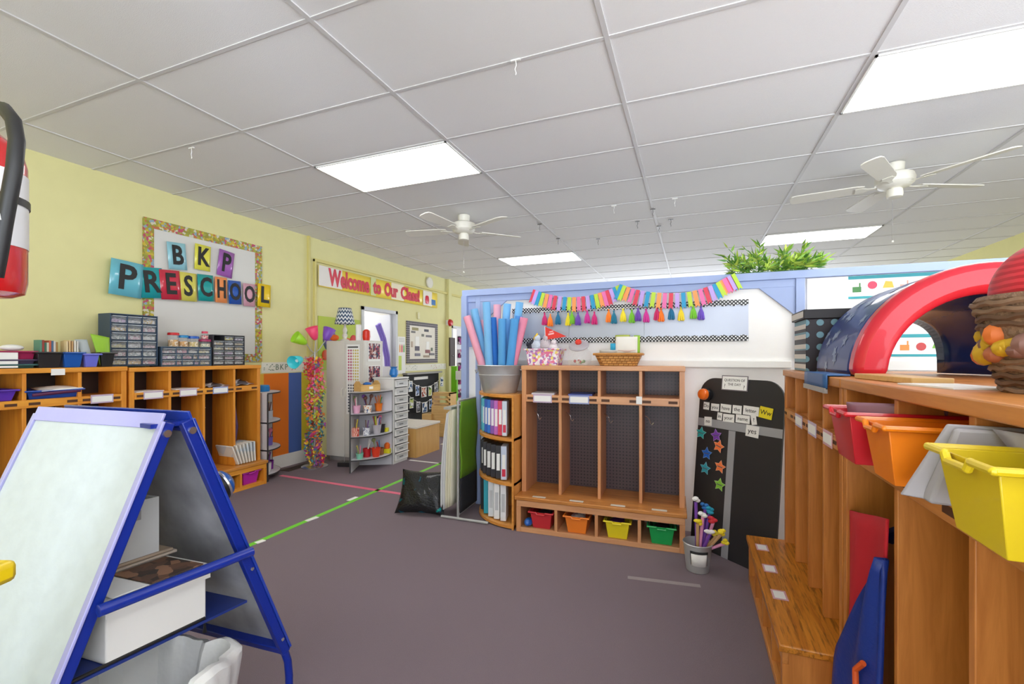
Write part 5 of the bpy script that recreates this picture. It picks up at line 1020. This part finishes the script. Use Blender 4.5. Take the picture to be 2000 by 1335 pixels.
# magazine bags in last tall opening
mg=blotch('mag_print',[(226,222,214),(232,228,220),(220,190,180),(206,214,220),(236,232,228)],9)
for k in range(7):
    lean=.35-.05*k; o=B(); o.M=Matrix.Rotation(lean,4,'X')
    o.box(-.12,.12,-.008,.008,0,.20); o=o.build('workbook_bag',mg,loc=(-4.28+.0*k,3.175+k*.030,.241+.006),bevel=.004); tag(o,'%s clear-bagged workbook leaning in the end opening of the honey cubby'%['leftmost','second','third','fourth','fifth','sixth','rightmost'][k],'workbook')
o=B().tube([(0,0,0),(.01,.02,.2),(0,-.005,.42)],.016,8).build('rolled_mat',mat('roll_purple',(90,70,120),.5),loc=(-4.30,3.27,.50)); o.location=(-4.36,3.27,.40); tag(o,'thin purple rolled mat standing behind the bagged workbooks','mat')
# dark bag in left unit
o=B().sphere((0,0,.12),.11,16,1.1,1,1).build('backpack',mat('bag_dark',(34,30,52),.7),loc=(-4.3,1.50,.24)); tag(o,'dark purple bag sitting in the left cubby behind the easel','bag')
# ================================================================ RIGHT CUBBY TOP
zr=1.2405
# play tunnel
cxT,R0=.975,.405; y0,y1=2.06,2.66
def arch(q,ro,ri,ya,yb,n=28,a0=0,a1=PI,round_=0):
    vs_=[];fs=[]
    for i in range(n+1):
        a=a0+(a1-a0)*i/n
        for (r,y) in ((ro,ya),(ro,yb),(ri,yb),(ri,ya)): vs_.append((cxT-r*math.cos(a),y,zr+r*math.sin(a)*1.0))
    for i in range(n):
        for k in range(4): fs.append((i*4+k,i*4+(k+1)%4,(i+1)*4+(k+1)%4,(i+1)*4+k))
    fs.append((0,1,2,3)); fs.append((n*4+3,n*4+2,n*4+1,n*4)); q.add(vs_,fs)
T=thing('play_tunnel','padded arch tunnel of blue star vinyl with a red front ring on the right cubby','play tunnel',(0,0,0))
vin=mat('blue_star_vinyl',(40,58,122),.38,coat=.15)
q=B(); arch(q,R0,R0-.075,y0+.09,y1); q.build('tunnel_body',vin,T,bevel=.02)
q=B()
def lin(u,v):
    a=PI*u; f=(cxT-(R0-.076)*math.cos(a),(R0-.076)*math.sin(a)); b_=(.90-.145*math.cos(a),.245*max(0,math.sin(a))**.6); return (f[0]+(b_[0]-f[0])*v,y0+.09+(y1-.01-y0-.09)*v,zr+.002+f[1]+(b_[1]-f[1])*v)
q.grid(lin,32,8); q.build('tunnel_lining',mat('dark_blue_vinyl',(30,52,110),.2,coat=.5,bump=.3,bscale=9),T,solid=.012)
q=B(); arch(q,R0+.004,R0-.105,y0,y0+.10); q.build('front_ring',mat('red_vinyl',(206,26,48),.35,coat=.3,bump=.05,bscale=400),T,bevel=.028)
q=B(); rnd=random.Random(6)
for k in range(60):
    a=rnd.uniform(.08,PI-.08); y=rnd.uniform(y0+.15,y1-.05); s=.032; rr=R0+.0012; pts=[]
    for i in range(10):
        rad=s*(1 if i%2==0 else .45); da=rad*math.cos(PI*i/5+k)/rr; dy=rad*math.sin(PI*i/5+k); pts.append((cxT-rr*math.cos(a+da),y+dy,zr+rr*math.sin(a+da)))
    q.add([(cxT-(rr+.0)*math.cos(a),y,zr+rr*math.sin(a))]+pts,[(0,i+1,(i+1)%10+1) for i in range(10)])
q.build('printed_stars',mat('star_grey',(136,150,180),.4),T)
# blue strap over the edge
T=thing('fabric_strap','blue vinyl flap with grey edge hanging over the right cubby top','strap',(0,0,0))
B().grid(lambda u,v:(RX+.058-.075*min(v,.75)/.75,2.42-.36*u,zr+.006-(.055*max(0,v-.75)/.25)),6,12).build('strap_body',mat('strap_blue',(52,100,160),.4),T,solid=.006)
B().box(RX-.024,RX-.014,2.06,2.42,zr-.065,zr-.045).build('strap_edge',mat('strap_grey',(176,170,168),.6),T)
# striped box
T=thing('storage_box','black storage box with white stripes and dots at the far end of the right cubby','box',(.545,2.74,zr),0)
B().box(0,.30,0,.28,0,.27).build('box_body',dots('black_dots_blue',(34,26,34),(110,150,165),16,.26,.5),T,bevel=.002)
q=B(); 
for k in range(5): q.box(-.0015,0,.004,.276,.012+k*.052,.036+k*.052)
q.build('side_stripes',mat('stripe_cream',(222,216,208),.5),T); l=B().box(-.012,.312,-.012,.292,.27,.318).build('lid',mat('lid_black',(30,26,30),.5),T,bevel=.003); B().box(-.0135,-.012,.0,.28,.278,.310).build('lid_band',mat('stripe_cream',(222,216,208),.5),l)
# plank, papers, basket, ball
o=B().box(-.05,.05,-.17,.17,0,.018).build('wooden_board',birch2,loc=(.60,1.77,zr),rot=(0,0,.12),bevel=.003); tag(o,'thin pale wooden board lying on the right cubby in front of the tunnel','board')
o=B().box(-.07,.07,-.10,.10,0,.004).build('paper_sheet',paper,loc=(.62,1.49,zr),rot=(0,0,.2)); tag(o,'white paper sheet lying between the wooden board and the wicker basket','paper')
brw=mat('dark_wicker',(120,92,70),.75,bump=1.0,bscale=70,var=.4,vscale=60)
T=thing('wicker_basket','round dark brown wicker basket with an autumn leaf band, on the right cubby','basket',(.742,1.31,zr))
P=[(.10,.0),(.108,.02),(.125,.07),(.138,.12),(.145,.165),(.147,.19),(.154,.20),(.147,.21),(.135,.20)]
B().lathe(P,n=40,cap=False).build('basket_body',brw,T)
rnd=random.Random(9)
for z in [i*.0155+.006 for i in range(13)]:
    rr=.101+(.147-.101)*min(1,z/.19)**.8; q=B(); pts=[(rr*1.015*math.cos(a)+.003*math.sin(a*9+z*90),rr*1.015*math.sin(a),z+.003*math.sin(a*12+z*200)) for a in [2*PI*i/48 for i in range(49)]]
    q.tube(pts,.0072,6,cap=False)
    if .075<z<.14: continue
    q.build('woven_coil',[mat('wicker_a',(126,98,76),.8,var=.4,vscale=50),mat('wicker_b',(98,70,50),.8,var=.4,vscale=50)][int(z*1000)%2],T)
q=B(); lc=[mat('leaf_gold',(196,156,30),.6),mat('leaf_rust',(160,90,56),.6),mat('leaf_brown',(120,84,74),.6),mat('leaf_orange',(196,100,34),.6)]
for k in range(80):
    a=2*PI*k/80; z=.105+rnd.uniform(-.025,.025); q.m=int(rnd.random()*4); q.sphere((.134*math.cos(a),.134*math.sin(a),z),rnd.uniform(.014,.024),8,rnd.uniform(.7,1.2),rnd.uniform(.8,1.2),rnd.uniform(.8,1.2))
q.build('leaf_band',lc,T)
T=thing('knit_ball','red ridged ball resting in the dark brown wicker basket','ball',(.738,1.32,zr+.215))
q=B(); q.sphere((0,0,0),.122,32); q.build('ball_body',wave('ball_ridges',(176,18,34),(206,44,56),22,.5,'Z',2),T,subd=1)
B().sphere((0,0,-.08),.02,8).build('ball_cap',mat('ball_dark',(120,10,24),.5),T)
# ================================================================ EASEL
Rp=cl(-.997,1.348,1.118); Lp=cl(-1.539,1.525,1.118); E_=(Lp-Rp).normalized(); S_=Vector((.1087,.994,0)).normalized(); EL=(Lp-Rp).length; K=.374
def EP(e,s,z): v=Rp+E_*e+S_*s; return Vector((v.x,v.y,z))
def leg(e,sg,z): return EP(e,sg*(.025+K*(1.118-z)),z)
T=thing('easel','blue metal double-sided easel with white boards at the lower left','easel',(0,0,0))
def bar(q,a,b_,w,t,nrm):
    a,b_=Vector(a),Vector(b_); d=(b_-a).normalized(); n=Vector(nrm); n=(n-d*n.dot(d)).normalized(); s=d.cross(n)
    q.quadbox([a-s*w/2-n*t/2,a+s*w/2-n*t/2,a+s*w/2+n*t/2,a-s*w/2+n*t/2],[b_-s*w/2-n*t/2,b_+s*w/2-n*t/2,b_+s*w/2+n*t/2,b_-s*w/2+n*t/2])
for sg in (-1,1):
    nrm=(S_*sg*1.0+Vector((0,0,K))).normalized()
    for e,nm in ((0,'leg'),(EL,'leg')):
        q=B(); bar(q,leg(e,sg,1.125),leg(e,sg,.24),.028,.030,nrm); 
        p0=leg(e,sg,.24); p1=leg(e,sg,.20)+S_*sg*(-.002); q.tube([p0+Vector((0,0,.02)),p0,p1,EP(e,sg*(.025+K*(1.118-.19)),.14),EP(e,sg*(.025+K*(1.118-.19)),.03)],.014,10); q.build('leg',blue_metal,T,bevel=.003)
    B().tube([leg(.0,sg,1.105),leg(EL,sg,1.105)],.014,10).build('top_rail',blue_metal,T)
    q=B(); bar(q,leg(0,sg,.255),leg(EL,sg,.255),.028,.03,nrm); q.build('bottom_rail',blue_metal,T,bevel=.003)
    fm_=mat('lilac_trim' if sg<0 else 'blue_trim',(170,170,226) if sg<0 else (30,60,160),.25,coat=.5)
    q=B(); off=nrm*(.018 if sg<0 else .017)
    a,b_,c,d=[leg(e,sg,z)+off for e,z in ((-.006,1.125),(EL+.006,1.125),(EL+.006,.25),(-.006,.25))]
    bar(q,a,b_,.046,.008,nrm); bar(q,a,d,.026,.008,nrm); bar(q,b_,c,.026,.008,nrm); bar(q,d,c,.03,.008,nrm); q.build('board_trim',fm_,T,bevel=.002)
    q=B(); th=.004
    A=[leg(e,sg,z)+nrm*.012 for e,z in ((0.005,.26),(EL-.005,.26),(EL-.005,1.115),(0.005,1.115))]; q.quadbox(A,[x+nrm*.005 for x in A]); 
    q.build('writing_board',mat('easel_white',(196,206,210),.35,coat=.3,bump=.12,bscale=26,var=.10,vscale=22) if sg<0 else mat('easel_grubby',(142,142,146),.45,var=.6,vscale=9),T)
for sg in (-1,1):
    p=leg(-.012,sg,1.095); q=B(); q.tube([p,p-E_*.008],.011,14).build('hinge_bolt',chrome,T)
    p=leg(-.012,1,.60 if sg<0 else .30); q=B(); q.tube([p-E_*.004,p-E_*.007],.006,12).build('leg_bolt',chrome,T)
B().box(-.03,.03,-.06,.06,0,.012).build('hinge_plate',blue_metal,T,loc=EP(.03,0,1.112),rot=math.atan2(S_.y,S_.x)-PI/2)
B().tube([EP(-.045,-.205,.672),EP(-.045,.195,.672)],.0155,16).build('paper_bar',mat('cobalt_gloss',(20,48,150),.25,coat=.5),T)
for e in (.03,EL-.03):
    B().tube([EP(e,-.245,.485),EP(e,.10,.485),EP(e,.10,.44)],.006,8).build('shelf_wire',black,T)
def etray(z,s0,s1,nm): 
    q=B(); q.quadbox([EP(.02,s0,z),EP(EL-.02,s0,z),EP(EL-.02,s1,z),EP(.02,s1,z)],[EP(.02,s0,z+.008),EP(EL-.02,s0,z+.008),EP(EL-.02,s1,z+.008),EP(.02,s1,z+.008)]); q.build(nm,mat('tray_blue',(30,50,120),.4),T)
etray(.475,-.23,.23,'lower_tray')
def ebox(name,label,cat,e0,e1,s0,s1,z0,z1,m,bev=.004,parts=None):
    q=B(); q.quadbox([EP(e0,s0,z0),EP(e1,s0,z0),EP(e1,s1,z0),EP(e0,s1,z0)],[EP(e0,s0,z1),EP(e1,s0,z1),EP(e1,s1,z1),EP(e0,s1,z1)]); o=q.build(name,m,bevel=bev)
    if label: tag(o,label,cat)
    return o
cb_=mat('carton_white',(222,220,216),.6)
b1=ebox('carton_box','large white carton box on the lower shelf inside the easel','box',.03,.43,-.15,.105,.484,.645,cb_)
q=B(); q.quadbox([EP(.022,-.155,.612),EP(.44,-.155,.612),EP(.44,.112,.612),EP(.022,.112,.612)],[EP(.022,-.155,.655),EP(.44,-.155,.655),EP(.44,.112,.655),EP(.022,.112,.655)]); q.build('carton_lid',cb_,b1)
ebox('photo_print','brown nature photo lying on the white carton lid','photo',.03,.20,-.045,.098,.657,.661,blotch('earth_photo',[(110,78,60),(70,54,46),(150,110,84),(96,70,56),(60,50,44)],36))
ebox('paper_sheet','white printed sheet lying beside the nature photo in the easel','paper',.03,.20,-.135,-.05,.657,.660,paper)
ebox('magazine','lowest magazine in the pile on the easel upper tray','magazine',.21,.44,-.12,.14,.657,.668,mat('mag_a',(196,180,166),.5))
ebox('magazine','upper magazine in the pile on the easel upper tray','magazine',.205,.44,-.11,.125,.669,.680,mat('mag_b',(170,150,130),.5))
T2=thing('file_bin','grey plastic bin with folders on the magazines inside the easel','bin',(0,0,0))
fb=mat('file_grey',(200,200,200),.5)
for (e0,e1,s0,s1) in ((.21,.215,-.09,.085),(.40,.405,-.09,.085),(.215,.40,-.09,-.085),(.215,.40,.08,.085)):
    q=B(); q.quadbox([EP(e0,s0,.681),EP(e1,s0,.681),EP(e1,s1,.681),EP(e0,s1,.681)],[EP(e0,s0*.92,.86),EP(e1,s0*.92,.86),EP(e1,s1,.86),EP(e0,s1,.86)]); q.build('bin_wall',fb,T2)
q=B(); q.quadbox([EP(.215,-.085,.681),EP(.40,-.085,.681),EP(.40,.08,.681),EP(.215,.08,.681)],[EP(.215,-.085,.685),EP(.40,-.085,.685),EP(.40,.08,.685),EP(.215,.08,.685)]); q.build('bin_base',fb,T2)
q=B(); q.quadbox([EP(.208,.0,.80),EP(.2095,.0,.80),EP(.2095,.035,.80),EP(.208,.035,.80)],[EP(.208,.0,.83),EP(.2095,.0,.83),EP(.2095,.035,.83),EP(.208,.035,.83)]); q.build('bin_label',mat('label_g',(150,150,150),.6),T2)
sheet('folder_sheet','pale folder sheet sticking out of the grey bin inside the easel','folder',[EP(.25,-.08,.71),EP(.25,.05,.71),EP(.25,.035,.915),EP(.25,-.075,.90)],mat('fold_g',(206,206,204),.6),.004)
# push light on the rear board
nrm=(S_+Vector((0,0,K))).normalized(); P0=leg(.062,1,.868)+nrm*.026
T=thing('push_button','blue dome push button with black base on the rear easel board','push button',P0)
zq=Vector((0,0,1)).rotation_difference(nrm); T.rotation_mode='QUATERNION'; T.rotation_quaternion=zq
B().lathe([(.055,.002),(.055,.022),(.048,.035)],n=28).build('button_base',black,T); B().lathe([(.046,.034),(.043,.050),(.028,.062),(.001,.066)],n=28).build('button_dome',mat('button_blue',(20,80,160),.3,coat=.5),T); B().lathe([(.052,.03),(.054,.035),(.048,.04)],n=28).build('button_ring',chrome,T)
# waste bin with white bag
T=thing('waste_bin','waste bin lined with a crumpled white plastic bag under the easel','waste bin',EP(.085,-.03,0))
B().lathe([(.15,0),(.15,.005),(.208,.33),(.205,.33),(.145,.01)],n=28,cap=False).build('bin_body',mat('bin_grey',(150,150,156),.5),T)
bag=mat('white_film',(226,226,224),.35,bump=.6,bscale=14,coat=.2)
rnd=random.Random(12); A1=[rnd.uniform(0,6) for _ in range(4)]
def bagf(u,v):
    a=2*PI*u
    w=.010*math.sin(5*a+A1[0])+.008*math.sin(9*a+A1[1])+.004*math.sin(17*a+A1[2])
    if v<.4: t=v/.4; r=.212+.022*t+w*(.3+t); z=.12+t*.235            # outside, hanging over the rim
    else: t=(v-.4)/.6; r=(.203+w*1.3)*(1-t)+ .09*t+w*(1-t)*.2; r=.234+w*1.3-(.11*t)-.02*min(1,t*5) ; z=.355+.03*math.sin(PI*min(1,t*2.5))*(1 if t<.4 else 0)+(.012*math.sin(6*a))*(1-t)-max(0,t-.15)*.38
    return (r*math.cos(a),r*math.sin(a),z+.018*math.sin(2*a+1)*(1-abs(v-.4)))
B().grid(bagf,72,22).build('bin_bag',bag,T,solid=.0015)
# ================================================================ NEAR LEFT: extinguisher, yellow tray
A_=cl(-1.17,-1.0,0); B_=cl(-1.17,1.0,0); n_=-cr*.1
q=B(); q.quadbox([A_,B_,B_+n_,A_+n_][::-1],[x+Vector((0,0,ZC)) for x in (A_,B_,B_+n_,A_+n_)][::-1]); struct(q.build('wall_near',yellow_wall))
XP=cl(-1.078,.90,1.44)
T=thing('fire_extinguisher','red fire extinguisher with black hose and white label at the upper left edge','fire extinguisher',XP)
fr_=mat('extinguisher_red',(196,20,26),.25,coat=.6)
B().lathe([(.06,0),(.078,.008),(.082,.03),(.082,.27),(.075,.30),(.05,.325),(.03,.335)],n=32).build('cylinder',fr_,T)
ca=math.atan2(-XP.y,-XP.x); q=B(); q.grid(lambda u,v:(.0832*math.cos(ca+.35+1.3*u),.0832*math.sin(ca+.35+1.3*u),.10+.15*v),18,2); q.build('label_sheet',mat('ext_label',(220,220,222),.3),T)
B().lathe([(.084,.185),(.0855,.185),(.0855,.2),(.084,.2)],n=32,cap=False).build('strap',black,T)
B().lathe([(.025,.335),(.025,.37),(.03,.375),(.03,.40)],n=16).build('valve',black,T); B().box(-.012,.012,-.09,.03,.40,.41).build('handle',mat('handle_white',(206,206,206),.4),T)
def XW(px,py,t): return Vector(CC+ray(px,py)*t)-XP
hose=[XW(-30,235,.86),XW(-12,208,.84),XW(8,212,.83),XW(26,235,.82),XW(33,275,.81),XW(28,330,.80),XW(18,385,.80),XW(8,440,.80),XW(-2,500,.80),XW(-10,540,.80)]
B().tube(hose,.0115,12).build('hose',mat('rubber_black',(30,30,32),.45),T)
p=XW(6,428,.80); B().tube([p+Vector((0,0,.007)),p-Vector((0,0,.004))],.0135,12).build('hose_collar',mat('collar_grey',(190,190,190),.4),T)
q=B(); p0=cl(-1.165,.90,0)-Vector((XP.x,XP.y,0)); q.box(-.02,.02,-.02,.02,.05,.3); o=q.build('wall_bracket',mat('bracket_yellow',(200,150,40),.5),T,loc=cr*-.06)
ya=cl(-1.16,.50,.955); yb=cl(-.80,.50,.955); yc=cl(-.80,.715,.955); yd=cl(-1.16,.715,.955)
yc=cl(-.775,.715,.968); yb=cl(-.775,.50,.968); ya=cl(-1.16,.50,.968); yd=cl(-1.16,.715,.968)
q=B(); q.quadbox([ya,yb,yc,yd],[x+Vector((0,0,.035)) for x in (ya,yb,yc,yd)]); o=q.build('yellow_shelf',mat('yellow_plastic',(232,200,20),.35),bevel=.01); tag(o,'rounded corner of a yellow plastic shelf at the left edge of the picture','shelf')
